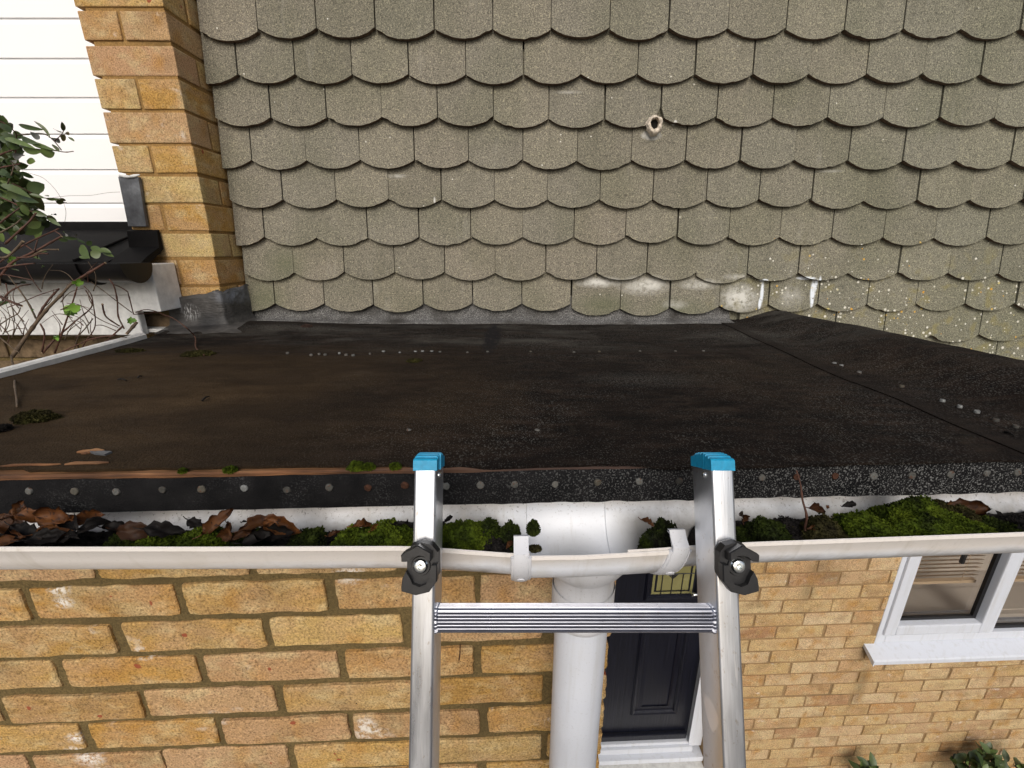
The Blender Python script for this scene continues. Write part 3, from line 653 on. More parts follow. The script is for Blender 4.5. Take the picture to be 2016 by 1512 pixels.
for iy in range(NY+1):
    yb = y0r+(1.445-y0r)*iy/NY; r = []
    for ix in range(NX+1):
        xl, xr = leftx(yb)+.012, kerbx(yb); x = xl+(xr-xl)*ix/NX; y = yb+K*x*(1-iy/NY)
        zt = roofz(x, yb)
        if iy == 0:
            y += .0032*mnoise.noise(Vector((x*26, 3, 1)))+(-.010*max(0, min(1, (x-.14)/.05)))
            if x > -.12: y -= .004+.005*min(1, (x+.12)/.1)
            if x < -.1: y += .004*abs(mnoise.noise(Vector((x*14, 8, 1))))+(.007 if -.62 < x < -.55 else 0)
        r.append(Vector((x, y, zt)))
    rv.append(r)
sweep(bm, rv)
sheet = rv
# torn front lip and kerb outer face
sweep(bm, [[p, p+Vector((0, .001, -.0035))] for p in rv[0]])
sweep(bm, [[r[-1], r[-1]+Vector((.006, 0, -.004)), r[-1]+Vector((.008, 0, -.075))] for r in rv])
# felt laps: a strip lies over the sheet parallel to the house and another beside the kerb
def strip(path, width, h=.0018):
    secs = []
    for (x, y) in path: secs.append((x, y))
    out = []
    for i, (x, y) in enumerate(secs):
        a = secs[max(0, i-1)]; b = secs[min(len(secs)-1, i+1)]; d = Vector((b[0]-a[0], b[1]-a[1], 0)).normalized(); nrm = Vector((-d.y, d.x, 0))
        row = []
        for s_, hh in ((0, -.002), (.0006, h), (width*.5, h), (width-.0006, h), (width, -.002)):
            q = Vector((x, y, 0))+nrm*s_; kk = K*q.x*(1-(q.y-y0r)/(1.445-y0r)); row.append(Vector((q.x, q.y, roofz(q.x, q.y-kk)+hh)))
        out.append(row)
    sweep(bm, out)
strip([(-.98+.03*k, .985+.004*math.sin(k*.7)+.0025*mnoise.noise(Vector((k*.5, 0, 0)))) for k in range(0, 55)], .075)
strip([(.612+.078*(y-.46)+.003*math.sin(y*20), y) for y in [.46+.04*k for k in range(25)]][::1], -.055)
roof = obj('felt_roof', bm, M['roof'], gar, True, auto=50)
# timber deck edge showing where the felt has torn
bm = BM(); rr = []
for k in range(141):
    x = -.98+1.16*k/140; n1 = mnoise.noise(Vector((x*11, 0, 3)))*.0018
    rr.append([Vector((x, .4405+K*x, -.262)), Vector((x, .4395+K*x+n1*.4, -.2405)), Vector((x, .442+K*x, -.2385+n1*.5)), Vector((x, .449+K*x, -.2402+mnoise.noise(Vector((x*30, 2, 3)))*.0016)), Vector((x, .457+K*x, -.2385)), Vector((x, .475+K*x, -.2405)), Vector((x, .475+K*x, -.262))])
sweep(bm, rr, True, True); obj('timber_edge', bm, M['wood'], gar, True, auto=35)
bm = BM()      # felt turned down over the front edge
rr = []
for k in range(221):
    x = -.99+2.03*k/220; w_ = mnoise.noise(Vector((x*7, 0, 0)))*.0016+mnoise.noise(Vector((x*30, 0, 5)))*.0009
    top = -.2425+w_; back = 0
    if x > .15: t = min(1, (x-.15)/.05); top = -.2425+w_+.0045*t; back = .014*t
    zb = -.2835+mnoise.noise(Vector((x*9, 4, 0)))*.0012+(.0025*mnoise.noise(Vector((x*45, 9, 0))) if x > -.02 else .0008*mnoise.noise(Vector((x*45, 9, 0))))
    yb = .4365+K*x+mnoise.noise(Vector((x*5, 7, 0)))*.001
    rr.append([Vector((x, yb+.006+back, top-.0003)), Vector((x, yb+.0022, top-.0012)), Vector((x, yb, top-.005)), Vector((x, yb-.0008, (top+zb)/2)), Vector((x, yb-.001, zb)), Vector((x, yb+.0035, zb)), Vector((x, yb+.004, top-.006))])
sweep(bm, rr, True, True); dr = obj('edge_felt', bm, M['edge'], gar, True, auto=45)
bm = BM(); box(bm, -.985, 1.02, .4425, .484, -.274, -.263, f=sk); box(bm, -1.0, 1.02, .4865, .505, -.345, -.266, f=sk); obj('fascia_board', bm, M['paint'], gar)
bm = BM(); box(bm, .16, 1.0, .5055, 1.43, -.345, -.335, f=sk); obj('soffit', bm, M['paint'], gar)
# clout nails
random.seed(9)
nl = [(57,967,0),(147,967,0),(229,968,0),(320,964,0),(397,963,0),(481,961,1),(565,964,0),(648,960,0),(724,961,2),(797,956,2),(878,957,0),(946,955,0),(1013,954,0),(1093,953,0),(1177,950,0),(1258,948,0),(1337,947,0),(1500,940,0),(1568,939,2),(1644,937,2),(1720,937,0),(1795,936,0),(1871,934,0),(1943,932,0),(2003,930,0)]
def nailhead(bm, c, ax, r):
    s = Vector(ax).orthogonal().normalized(); t = Vector(ax).cross(s).normalized(); n = 12; k = random.uniform(0, 6)
    j = [random.uniform(.9, 1.07) for _ in range(n)]
    f = lambda rr, h: [c+Vector(ax)*h+(s*math.cos(a+k)+t*math.sin(a+k))*rr*j[i] for i, a in enumerate([2*math.pi*q/n for q in range(n)])]
    sweep(bm, [f(r, -.003), f(r, .0006), f(r*.86, .0013), f(r*.5, .0011), f(r*.2, .0012)], True, True)
for x, y, kd in nl:
    bm = BM(); c = PG(x, y, .4355); ax = Vector((random.gauss(0, .12), -1, random.gauss(.05, .14))).normalized(); nailhead(bm, c, ax, random.uniform(.0040, .0049))
    o = obj('nail', bm, M[('galv', 'galvb', 'rust')[kd]], dr, True, auto=60)
    if kd == 2: o['label'] = 'rusty nail head'
for x, y, b_ in [(612,697,0),(668,693,1),(628,695,0),(681,696,0),(728,694,0),(755,690,1),(787,692,1),(818,690,1),(832,690,1),(850,690,1),(866,691,0),(920,692,0),(640,696,0),(695,697,0),(566,694,0),(1045,691,0),(1130,692,0),(1180,691,0),(1260,690,0),(1330,690,0),(1385,690,0),(960,691,0),
               (1480,650,0),(1506,660,0),(1540,676,0),(1575,690,0),(1643,712,1),(1657,716,1),(1692,729,0),(1776,757,0),(1856,787,1),(1890,799,1),(1924,809,1),(1960,826,0),(2000,838,0),(805,841,0),(1058,840,0)]:
    bm = BM(); q = PZ(x, y, -.2325)
    yb = q.y-K*q.x*(1-(q.y-y0r)/(1.445-y0r)); onlap = 680 < y < 700 and x < 1400 or x > 1600; c = Vector((q.x, q.y, roofz(q.x, yb)+(.0026 if onlap else -.0002))); nailhead(bm, c, (random.gauss(0, .1), random.gauss(0, .1), 1), random.uniform(.0030, .0042))
    obj('nail', bm, M['galvb' if b_ else 'galv'], roof, True, auto=60)
# upstand against the hanging tiles, mineral grey, and lead round the pier
bm = BM(); rr = []
for k in range(121):
    x = -.87+1.60*k/120; w_ = mnoise.noise(Vector((x*8, 1, 0)))*.003
    yk = 1.402-.004*x+w_; rr.append([Vector((x, yk, roofz(x, yk)-.002)), Vector((x, yk, roofz(x, yk)+.0028)), Vector((x, 1.425, roofz(x, 1.425)+.003)), Vector((x, 1.438, -.224+w_)), Vector((x, 1.4475, -.206)), Vector((x, 1.449, -.15)), Vector((x, 1.47, -.15))])
sweep(bm, rr); obj('upstand', bm, M['greyfelt'], gar, True)
bm = BM(); rr = []
edge = [(-1.035, 1.300), (-1.0, 1.300), (-.96, 1.299), (-.92, 1.300), (-.885, 1.301), (-.872, 1.306), (-.866, 1.33), (-.8645, 1.37), (-.8625, 1.41), (-.862, 1.43)]
tops = [(-.145), -.139, -.132, -.127, -.123, -.117, -.114, -.112, -.112, -.115]
for (x, y), zt in zip(edge, tops):
    zt += random.gauss(0, .0035); zf = roofz(min(x, -.9), 1.25)
    ox = .0 if x < -.885 else .03; oy = -.03 if x < -.87 else -.004
    rr.append([Vector((x, y+.014, zt+.002)), Vector((x, y+random.gauss(0, .0015), zt)), Vector((x, y, (zt+zf)/2+.01)), Vector((x, y, zf+.03)), Vector((x+ox*.3, y+oy*.3, zf+.010)), Vector((x+ox*1.4, y+oy*1.4, zf+.003)), Vector((x+ox*3.2, y+oy*2.6, zf-.003))])
rr = [[Vector(p) for p in r] for r in rr]
sweep(bm, rr); bmesh.ops.subdivide_edges(bm, edges=bm.edges[:], cuts=3, use_grid_fill=True, smooth=.3)
for v in bm.verts: v.co += Vector((0, mnoise.noise(v.co*28)*.003, mnoise.noise(v.co*22+Vector((9, 0, 0)))*.002))
obj('pier_flashing', bm, M['flash'], gar, True)
# painted trim along the left verge
bm = BM(); rr = []
for k in range(41):
    y = .42+(1.175-.42)*k/40; x = leftx(y); w_ = mnoise.noise(Vector((y*14, 0, 0)))*.0012
    rr.append([Vector((x-.014, y, -.36)), Vector((x-.014, y, -.2265)), Vector((x-.010, y, -.2225)), Vector((x+.004+w_, y, -.2225)), Vector((x+.009+w_, y, -.2265)), Vector((x+.009+w_, y, -.36))])
sweep(bm, rr, True, True); obj('verge_trim', bm, M['paint'], gar)
# torn felt, splinter
bm = BM()
for quad, col in (([(178,894),(188,898),(208,900),(222,894),(205,893)], 0),):
    vs = [bm.verts.new(PZ(x, y, -.2365)+Vector((0, 0, .004))) for x, y in quad]; vb = [bm.verts.new(v.co-Vector((0, 0, .003))) for v in vs]
    bm.faces.new(vs); [bm.faces.new((vs[i], vb[i], vb[(i+1) % 5], vs[(i+1) % 5])) for i in range(5)]
obj('torn_patch', bm, M['lead'], gar)
bm = BM()
for a, b, r_ in (((152,890),(205,886),.003), ((160,893),(200,889),.0024), ((128,914),(215,911),.003), ((0,917),(120,914),.002)):
    pts = [PZ(a[0]+(b[0]-a[0])*t, a[1]+(b[1]-a[1])*t+random.uniform(-1, 1), -.2345) for t in (0, .25, .5, .75, 1)]
    tube(bm, pts, [r_*.4, r_, r_*.8, r_, r_*.3], 5)
obj('wood_splinter', bm, M['wood'], gar)

# ------------------------------------------------------------------ gutter
rg = thing('roof_gutter', sk(0, .43, -.36), 'white half round plastic gutter under the felt edge, holding moss and leaves', 'gutter')
LIPS = [(-1.1, -.263), (-.5, -.2795), (-.308, -.2853), (-.1076, -.2905), (-.0717, -.2940), (.0011, -.3027), (.0752, -.3038), (.1554, -.3008), (.1908, -.2985), (.2523, -.2962), (.5503, -.2922), (1.1, -.288)]
def lipz(x):
    for (a, za), (b, zb) in zip(LIPS, LIPS[1:]):
        if x <= b: return za+(zb-za)*(x-a)/(b-a)
    return LIPS[-1][1]
GR2 = .056; GYC = .4275
def gsec(x, r, tb=0, k=22, back=.018, dy=0):
    z = lipz(x); c = sk(x, GYC+dy, z); pts = []
    pts.append(c+Vector((0, -r-.0022, -.004)) if tb else None)
    pts = [p for p in pts if p is not None]
    for i in range(k+1):
        a = math.pi*i/k; pts.append(c+Vector((0, -r*math.cos(a), -r*math.sin(a))))
    pts.append(c+Vector((0, r, back)))
    return pts
def gpart(name, x0, x1, r, label=None, m='gin', step=.02, dz=0):
    bm = BM(); n = max(2, int((x1-x0)/step)); xs = [x0+(x1-x0)*i/n for i in range(n+1)]
    sec = []
    for x in xs:
        z = lipz(x)+dz; c = sk(x, GYC, z); o = [c+Vector((0, -r*math.cos(math.pi*i/20), -r*math.sin(math.pi*i/20))) for i in range(21)]; o.append(c+Vector((0, r, .016)))
        ri = r-.0014; inn = [c+Vector((0, -ri*math.cos(math.pi*i/20), -ri*math.sin(math.pi*i/20))) for i in range(21)]; inn.append(c+Vector((0, ri, .016)))
        bead = [c+Vector((0, -r+.0005, .0012)), c+Vector((0, -r-.0010, .0006)), c+Vector((0, -r-.0014, -.0030)), c+Vector((0, -r-.0002, -.0045))]
        sec.append(inn[::-1]+[c+Vector((0, -ri-.0004, .0006))]+bead+o[2:])
    sweep(bm, sec, True, True)
    return obj(name, bm, M[m], rg, True, label, auto=40)
gpart('gutter_channel', -.99, .0185, GR2)
gpart('gutter_channel', .121, .99, GR2)
out = gpart('running_outlet', .019, .168, GR2+.0032, m='gin', step=.01, dz=-.0008)
# outlet throat flowing into the socket
bm = BM(); OX, OY = .0895, .4345
def oring(r, z, rx=1, n=28): return [sk(OX+math.cos(2*math.pi*k/n)*r*rx, OY+math.sin(2*math.pi*k/n)*r, z) for k in range(n)]
rg0 = []
for k in range(28):
    a = 2*math.pi*k/28; yo = math.sin(a)*.046; xo = math.cos(a)*.060; x_ = OX+xo; zc_ = lipz(x_)-.0008; Rg = GR2+.0032; dy_ = yo+(OY-GYC); rg0.append(sk(x_, OY+yo, zc_-math.sqrt(max(0, Rg*Rg-dy_*dy_))+.0006))
sweep(bm, [rg0, oring(.0425, -.3665, 1.16), oring(.0400, -.3705, 1.04), oring(.0385, -.374), oring(.0375, -.388), oring(.0375, -.425), oring(.0385, -.427), oring(.0385, -.437), oring(.0355, -.437), oring(.0350, -.40)], True)
obj('outlet_socket', bm, M['pvc'], out, True, auto=50)
def clip(xc, w, tilt, label):
    bm = BM(); secs = []
    for s_, rr_ in ((-.5, .0030), (-.5, .0062), (-.38, .0072), (.38, .0072), (.5, .0062), (.5, .0030)):
        x = xc+w*s_; z = lipz(xc); c = sk(x, GYC, z); r = GR2+rr_
        base = [c+Vector((tilt*math.sin(math.pi*i/16)*-.010, -r*math.cos(math.pi*i/16), -r*math.sin(math.pi*i/16))) for i in range(0, 15)]
        top = [c+Vector((0, -GR2+.016, .012)), c+Vector((0, -GR2+.010, .0135+rr_*.2)), c+Vector((0, -GR2+.003, .006+rr_*.4)), c+Vector((0, -GR2-.002-rr_*.6, .0045))]
        secs.append(top+base)
    sweep(bm, secs)
    inner = []
    for s_ in (-.5, .5):
        x = xc+w*s_; z = lipz(xc); c = sk(x, GYC, z); r = GR2+.0030
        inner.append([c+Vector((0, -GR2+.016, .0095)), c+Vector((0, -GR2+.008, .011))]+[c+Vector((tilt*math.sin(math.pi*i/16)*-.010, -r*math.cos(math.pi*i/16), -r*math.sin(math.pi*i/16))) for i in range(0, 15)])
    sweep(bm, inner)
    # moulded circle on the strap
    a = math.pi*.20; c = sk(xc, GYC, lipz(xc))+Vector((-tilt*.004, -(GR2+.0072)*math.cos(a), -(GR2+.0072)*math.sin(a))); ax = Vector((0, -math.cos(a), -math.sin(a)))
    cyl(bm, c-ax*.001, ax, .0052, .0019, 16, .0044)
    # side ridges
    for s_ in (-.56, .56):
        pts = [sk(xc+w*s_, GYC, lipz(xc))+Vector((tilt*math.sin(math.pi*i/16)*-.010, -(GR2+.004)*math.cos(math.pi*i/16), -(GR2+.004)*math.sin(math.pi*i/16))) for i in range(0, 15)]
        tube(bm, pts, .0024, 6)
    return obj('union_clip', bm, M['pvc'], rg, True, label, auto=40)
clip(.0095, .0155, 0, 'straight clip at the left end of the outlet'); clip(.1755, .017, 1, 'slanting clip at the right end of the outlet')

# ------------------------------------------------------------------ downpipe
dp = thing('downpipe', sk(OX, OY, -H), 'white round plastic downpipe dropping from the gutter outlet past the garage brickwork', 'downpipe')
bm = BM(); n = 36
sweep(bm, [[sk(OX+math.cos(2*math.pi*k/n)*r, OY+math.sin(2*math.pi*k/n)*r, z) for k in range(n)] for r, z in ((.0325, -.43), (.0342, -.43), (.0342, -1.2), (.0342, -H+.05))], True)
obj('pipe', bm, M['pvcclean'], dp, True, auto=60)
bm = BM(); sweep(bm, [[sk(OX+math.cos(2*math.pi*k/n)*r, OY+math.sin(2*math.pi*k/n)*r, z) for k in range(n)] for r, z in ((.0388, -.397), (.0392, -.3995), (.0392, -.438), (.0375, -.446), (.0345, -.448))], True)
obj('pipe_socket', bm, M['pvc'], dp, True, auto=60)
bm = BM(); sweep(bm, [[sk(OX+math.cos(2*math.pi*k/n)*r, OY+math.sin(2*math.pi*k/n)*r, z) for k in range(n)] for r, z in ((.0345, -1.56), (.0385, -1.563), (.0385, -1.59), (.0345, -1.593))], True); box(bm, OX-.02, OX+.02, OY, .53, -1.59, -1.563, f=sk); obj('pipe_bracket', bm, M['pvcclean'], dp, True, auto=60)

# ------------------------------------------------------------------ ladder (local frame: x across, b backwards, l down from the rail top)
LT = Vector((0, .3536, -.1944)); LU = Vector((0, .383, .9237)).normalized(); LN = Vector((0, .9237, -.383)).normalized()
def LA(x, b, l): return LT+Vector((x, 0, 0))+LN*b-LU*l
lad = thing('ladder', LA(.057, .02, 2.74), 'aluminium ladder with blue end caps leaning against the white gutter', 'ladder')
RW, RD = .0205, .044
rails = {}
for side, x0 in ((0, -.0904), (1, .1842)):
    bm = BM(); x1 = x0+RW; r = .0026; sec = []
    for cx, cy, a0 in ((x0+r, r, math.pi), (x1-r, r, 1.5*math.pi), (x1-r, RD-r, 0), (x0+r, RD-r, .5*math.pi)):
        for k in range(5): a = a0+k*math.pi/8; sec.append((cx+r*math.cos(a), cy+r*math.sin(a)))
    # fine extrusion grooves on the front face
    secs = [[LA(a, b, l) for a, b in sec] for l in (-.001, .2, .5, 1.0, 2.735)]
    sweep(bm, secs, True, True)
    rl = obj('rail', bm, M['alu'], lad, True, auto=30); rails[side] = rl
    bm = BM(); e = .0007; prof = [(-e, .0008), (-e, -.0085)]
    nr = 6
    arc = []
    for k in range(nr*2+1):
        t = k/(nr*2); b = -e+.006+(RD+2*e-.012)*t; hgt = -.0100-.0042*math.sin(math.pi*(.12+.80*t))**.8
        arc.append((b, hgt+(.0 if k % 2 else .0011)))
    prof += [(-e+.0012, -.0100)]
    for k, (b, h_) in enumerate(arc):
        prof.append((b, h_))
        if k % 2 == 0 and k < len(arc)-1: prof.append((b+.0004, h_-.0012))
    prof += [(RD+e-.001, -.0092), (RD+e, -.007), (RD+e, .0008)]
    xs = [x0-e, x0-e+.0012, x1+e-.0012, x1+e]
    secs = [[LA(x, b+(.0012 if i in (0, 3) and 1 < j < 3 else 0), l+(.0014 if i in (0, 3) and l < -.010 else 0)) for j, (b, l) in enumerate(prof)] for i, x in enumerate(xs)]
    sweep(bm, secs, True, True)
    # vertical locating rib on the inner face
    xi = x1+e if side == 0 else x0-e; s_ = 1 if side == 0 else -1
    box(bm, min(xi, xi+s_*.0012), max(xi, xi+s_*.0012), .013, .016, .0005, -.0125, f=lambda x, b, l: LA(x, b, l)) if False else None
    vs = box(bm, xi-.0004, xi+.0004+s_*.0010, .0135, .0165, -.0140, .0012, f=lambda x, b, l: LA(x, b, l))
    obj('end_cap', bm, M['blue'], rl, True, auto=25)
    bm = BM(); xi = x1 if side == 0 else x0; c = LA(xi, .0155, .0065)
    cyl(bm, c, (s_, 0, 0), .0030, .0008, 18); cyl(bm, c+Vector((s_*.0008, 0, 0)), (s_, 0, 0), .0026, .0010, 18, .0016); obj('screw', bm, M['zinc'], rl, True, auto=40)
for ri, l0 in enumerate([.1362+.25*k for k in range(11)]):
    bm = BM(); bf, hh = .0050, .0108; prof = []
    # ribbed tread: front ribs, ribbed top, plain back
    nf = 5
    for k in range(nf):                                   # front face, top to bottom
        a = -hh+.0042+(2*hh-.0066)*k/nf; st = (2*hh-.0066)/nf
        prof += [(bf+.0010, a), (bf-.0004, a+st*.16), (bf-.0007, a+st*.34), (bf-.0002, a+st*.52), (bf+.0011, a+st*.66)]
    prof += [(bf+.0002, hh-.002), (bf+.0014, hh-.0004), (bf+.004, hh), (.018, hh-.001), (.0205, hh-.004), (.0212, 0), (.0205, -hh+.004), (.0190, -hh+.0005)]
    for k in range(4):
        b = .0182-.0105*k/4; st = .0105/4; prof += [(b, -hh+.0004), (b-st*.3, -hh-.0005), (b-st*.6, -hh-.0005), (b-st*.8, -hh+.0005)]
    prof += [(bf+.0020, -hh+.0002), (bf+.0004, -hh+.0012), (bf-.0003, -hh+.0026)]
    n_ = len(prof)
    secs = []
    for x, g_ in ((-.0720, .0007), (-.0685, .0007), (-.0672, .0), (.1815, .0), (.1828, .0007), (.1860, .0007)):
        secs.append([LA(x, b+(g_ if b > .02 else -g_)*1.0, l0+l+(g_ if l > 0 else -g_)) for b, l in prof])
    sweep(bm, secs, True, True)
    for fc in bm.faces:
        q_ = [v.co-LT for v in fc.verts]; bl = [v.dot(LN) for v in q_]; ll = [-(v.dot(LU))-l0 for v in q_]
        if min(bl) > bf-.00035 and max(bl) < bf+.0015 and -hh+.003 < sum(ll)/len(ll) < hh-.002 and len(fc.verts) == 4: fc.material_index = 1  # valley faces take the painted dark reflection
    obj('rung', bm, [M['alurung'], M['groove_reflection']], lad, True, auto=28)
# black locking knobs, mirror images of each other
def lock(xc, mir, label):
    s_ = -1 if mir else 1; lc = .0805
    def f(a, l, b): return LA(xc+s_*a, b, lc+l)
    bm = BM()
    base = [(-.0125, -.0095), (-.0085, -.0165), (.0, -.0195), (.0095, -.0170), (.0145, -.0110), (.0150, .0085), (.0110, .0150), (.0035, .0195), (-.0060, .0185), (-.0125, .0125)]
    mid = [(a*1.0, l) for a, l in base]
    # faceted body: wide foot, tapering shoulders
    ringA = [bm.verts.new(f(a*.92, l*.95, 0)) for a, l in base]; ringB = [bm.verts.new(f(a*1.06, l*1.03, -.006)) for a, l in base]; ringC = [bm.verts.new(f(a*.98, l*.97, -.0135)) for a, l in base]
    n = len(base)
    for A, B in ((ringA, ringB), (ringB, ringC)):
        for i in range(n): bm.faces.new((A[i], A[(i+1) % n], B[(i+1) % n], B[i]))
    bm.faces.new(ringC); bm.faces.new(ringA[::-1])
    # upper horn
    up = [(-.0152, -.0050), (-.0158, -.0105), (-.0135, -.0125), (-.0010, -.0185), (.0100, -.0125), (.0100, -.0055), (.0075, -.0075), (.0045, -.0098), (0, -.0108), (-.0060, -.0092), (-.0100, -.0052)]
    def horn(pts, b0, b1, sl=.9):
        c0 = sum(p[0] for p in pts)/len(pts); c1 = sum(p[1] for p in pts)/len(pts)
        A = [bm.verts.new(f(a, l, b0)) for a, l in pts]; B = [bm.verts.new(f(a, l, b1+.0012)) for a, l in pts]
        Cc = [bm.verts.new(f(c0+(a-c0)*sl, c1+(l-c1)*sl, b1)) for a, l in pts]; n = len(pts)
        for X, Y in ((A, B), (B, Cc)):
            for i in range(n): bm.faces.new((X[i], X[(i+1) % n], Y[(i+1) % n], Y[i]))
        bm.faces.new(Cc)
    horn(up, -.011, -.0225, .93)
    low = [(-.0120, .0040), (-.0150, .0100), (-.0158, .0170), (-.0155, .0205), (-.0030, .0238), (.0085, .0210), (.0150, .0120), (.0150, -.0020), (.0105, -.0020), (.0092, .0080), (.0060, .0145), (.0, .0168), (-.0062, .0145), (-.0090, .0085)]
    horn(low, -.011, -.0195, .95)
    # collar round the bolt
    cyl(bm, f(0, .0006, -.0130), -LN, .0088, .0020, 24, .0080)
    kn = obj('locking_knob', bm, M['black'], lad, False, label)
    bm = BM(); ax = -LN; c = f(0, .0003, -.0148)
    s1 = Vector((1, 0, 0)); t1 = LU
    rg_ = lambda r, h, n=24: [c+ax*h+(s1*math.cos(2*math.pi*k/n)+t1*math.sin(2*math.pi*k/n))*r for k in range(n)]
    sweep(bm, [rg_(.0064, -.002), rg_(.0064, .0006), rg_(.0058, .0010), rg_(.0056, .0014), rg_(.0050, .0030), rg_(.0040, .0034), rg_(.0024, .0034), rg_(.0022, .0030), rg_(.0020, .0004), rg_(.0005, .0002)], True, True)
    obj('bolt', bm, M['zinc'], kn, True, auto=35)
lock(-.0795, False, 'knob on the left rail'); lock(.1965, True, 'knob on the right rail')

# ------------------------------------------------------------------ litter in the gutter and on the roof
GM = 'moss cushions growing in the gutter'
def ingutter(p):
    z0 = lipz(p.x); y0 = GYC+K*p.x; dy = p.y-y0; dz = p.z-z0; rmax = GR2-.0035
    if dz < 0 or abs(dy) > rmax:
        q = math.hypot(dy, min(dz, 0))
        if q > rmax: f = rmax/q; return Vector((p.x, y0+dy*f, z0+(dz*f if dz < 0 else dz)))
    return p
def bed(x0, x1, label, hfun):
    random.seed(int(x0*100)); bm = BM(); rr = []; n = int((x1-x0)/.004)
    for i in range(n+1):
        x = x0+(x1-x0)*i/n; z = lipz(x); h = hfun(x); row = []
        for j in range(15):
            v = -1+2*j/14; half = (GR2-.004)*math.sqrt(max(.02, 1-(h/GR2)**2)) if h < GR2 else 0
            yy = v*half; zz = z-h+.006*mnoise.noise(Vector((x*60, yy*60, 1)))+.003*mnoise.noise(Vector((x*160, yy*160, 7)))-.004*abs(v)
            if j in (0, 14): zz -= .02
            row.append(ingutter(sk(x, GYC+yy*.9, zz)))
        rr.append(row)
    sweep(bm, rr)
    for i in range(int((x1-x0)*1600)):
        row = random.choice(rr); c = row[random.randrange(2, 13)]+Vector((0, 0, .0015)); L = random.uniform(.0015, .006)
        a = Vector((random.gauss(0, 1), random.gauss(0, 1), random.gauss(0, .5))).normalized(); b = a.orthogonal().normalized()
        bm.faces.new([bm.verts.new(ingutter(c+v)) for v in (a*L, b*L*.45, -a*L*.8, -b*L*.4)])
    o = obj('leaf_mould', bm, M['soil'], None, True); tag(o, label, 'leaf mould', None, 'stuff'); return o
bed(-.95, -.185, 'wet black leaf mould lying in the left run of the gutter', lambda x: .040 if x < -.21 else .040+(x+.21)*.6)
bed(-.165, .000, 'black mould under the moss beside the left gutter clip', lambda x: .030+max(0, (x+.02))*.8)
bed(.215, .95, 'dark mould under the moss in the right run of the gutter', lambda x: .034+max(0, .235-x)*1.0)

def clump(name, label, cat, group, c, rx, ry, rz, seed, m, tufts=700, ts=.0022, lump=.25, droop=1.0):
    tufts = int(tufts*1.7)
    random.seed(seed); bm = BM(); off = Vector((seed*3.1, seed*1.7, 0))
    bmesh.ops.create_icosphere(bm, subdivisions=5 if tufts > 300 else 3, radius=1)
    dele = []
    def shp(d):
        k = 1+lump*mnoise.noise(d*1.6+off)*1.3+lump*.5*mnoise.noise(d*4+off)+.10*mnoise.noise(d*11+off)
        return Vector((d.x*rx*k, d.y*ry*k, d.z*rz*k if d.z > 0 else d.z*rz*.35))
    for v in bm.verts: v.co = shp(v.co.normalized())
    for i in range(tufts):
        d = Vector((random.gauss(0, 1), random.gauss(0, 1), abs(random.gauss(0, 1)))).normalized(); p = shp(d)
        nn = Vector((d.x/rx, d.y/ry, d.z/rz)).normalized()
        for q in range(2):
            g_ = (nn+Vector((random.gauss(0, .55), random.gauss(0, .55), random.gauss(.15, .45)))).normalized(); L = ts*random.uniform(.7, 1.7)
            s1 = g_.orthogonal().normalized(); s1.rotate(Matrix.Rotation(random.uniform(0, 6.28), 3, g_)); w_ = L*.34
            a, b, c2, d2 = p-s1*w_*.4, p+g_*L*.55-s1*w_, p+g_*L, p+g_*L*.55+s1*w_
            bm.faces.new([bm.verts.new(z) for z in (a, b, c2, d2)])
    if group == GM:
        for v in bm.verts: v.co = ingutter(v.co+c)-c
    o = obj(name, bm, M[m], None, False); o.location = c
    o.data.polygons.foreach_set('use_smooth', [len(pp.vertices) == 3 for pp in o.data.polygons])
    tag(o, label, cat, group); return o
def gm(px, top, wpx, m, seed, label, Yo=.405, base=.031, tufts=900, ry=.030, ts=.0022, lump=.22):
    c = PG(px, 1066, Yo); zt = PG(px, top, Yo+.012).z; zb = lipz(c.x)-base
    c = sk(c.x, Yo, zb); rx = wpx/2/F*.47*1.02
    return clump('moss', label, 'moss', GM, c, rx, ry, max(.01, (zt-zb)*.90), seed, m, tufts, ts, lump)
gm(30, 1046, 110, 'soil', 31, 'black crumbling lump of mould at the far left end of the gutter', .40)
gm(235, 1046, 70, 'mossd', 32, 'dark flat moss between the left leaf heap and the first green cushion', .40, ts=.0018)
gm(292, 1049, 95, 'moss', 33, 'low yellow green moss strip before the tall left cushion', .395)
gm(388, 1036, 112, 'moss', 34, 'round green moss cushion under the pointed dead leaf at left')
gm(470, 1060, 90, 'mossd', 35, 'thin dark moss between the round cushion and the curled dead leaves')
gm(597, 1040, 62, 'mossd', 36, 'small dark moss knob just left of the bare white gap', tufts=600)
gm(682, 1040, 75, 'moss', 37, 'small green moss cushion just right of the bare white gap', .40, tufts=700)
gm(750, 1024, 130, 'moss', 38, 'wide green moss cushion left of the left ladder rail', .41, tufts=1500)
gm(915, 1020, 125, 'moss', 39, 'tall green moss cushion right of the left ladder rail', .41, tufts=1600)
gm(962, 1018, 50, 'mossd', 40, 'dark upright moss tuft behind the tall cushion near the clip', .425, tufts=600)
gm(1003, 1026, 44, 'mossd', 41, 'dark moss knob just left of the left gutter clip', .415, tufts=600)
gm(975, 1052, 80, 'soil', 42, 'black lump of mould in front of the dark knobs by the clip', .395, tufts=500)
gm(1310, 1018, 60, 'mossd', 44, 'lone dark moss clump between the outlet and the right ladder rail', .405, tufts=1100, base=.045)
gm(1290, 1040, 40, 'mossd', 45, 'low dark moss at the foot of the lone clump beside the outlet', .40, tufts=500, base=.045)
gm(1345, 1060, 40, 'mossb', 46, 'brown moss scrap behind the slanting gutter clip', .40, tufts=400, base=.045)
gm(1468, 1045, 80, 'mossd', 47, 'dark moss beside the right ladder rail', .405, tufts=700)
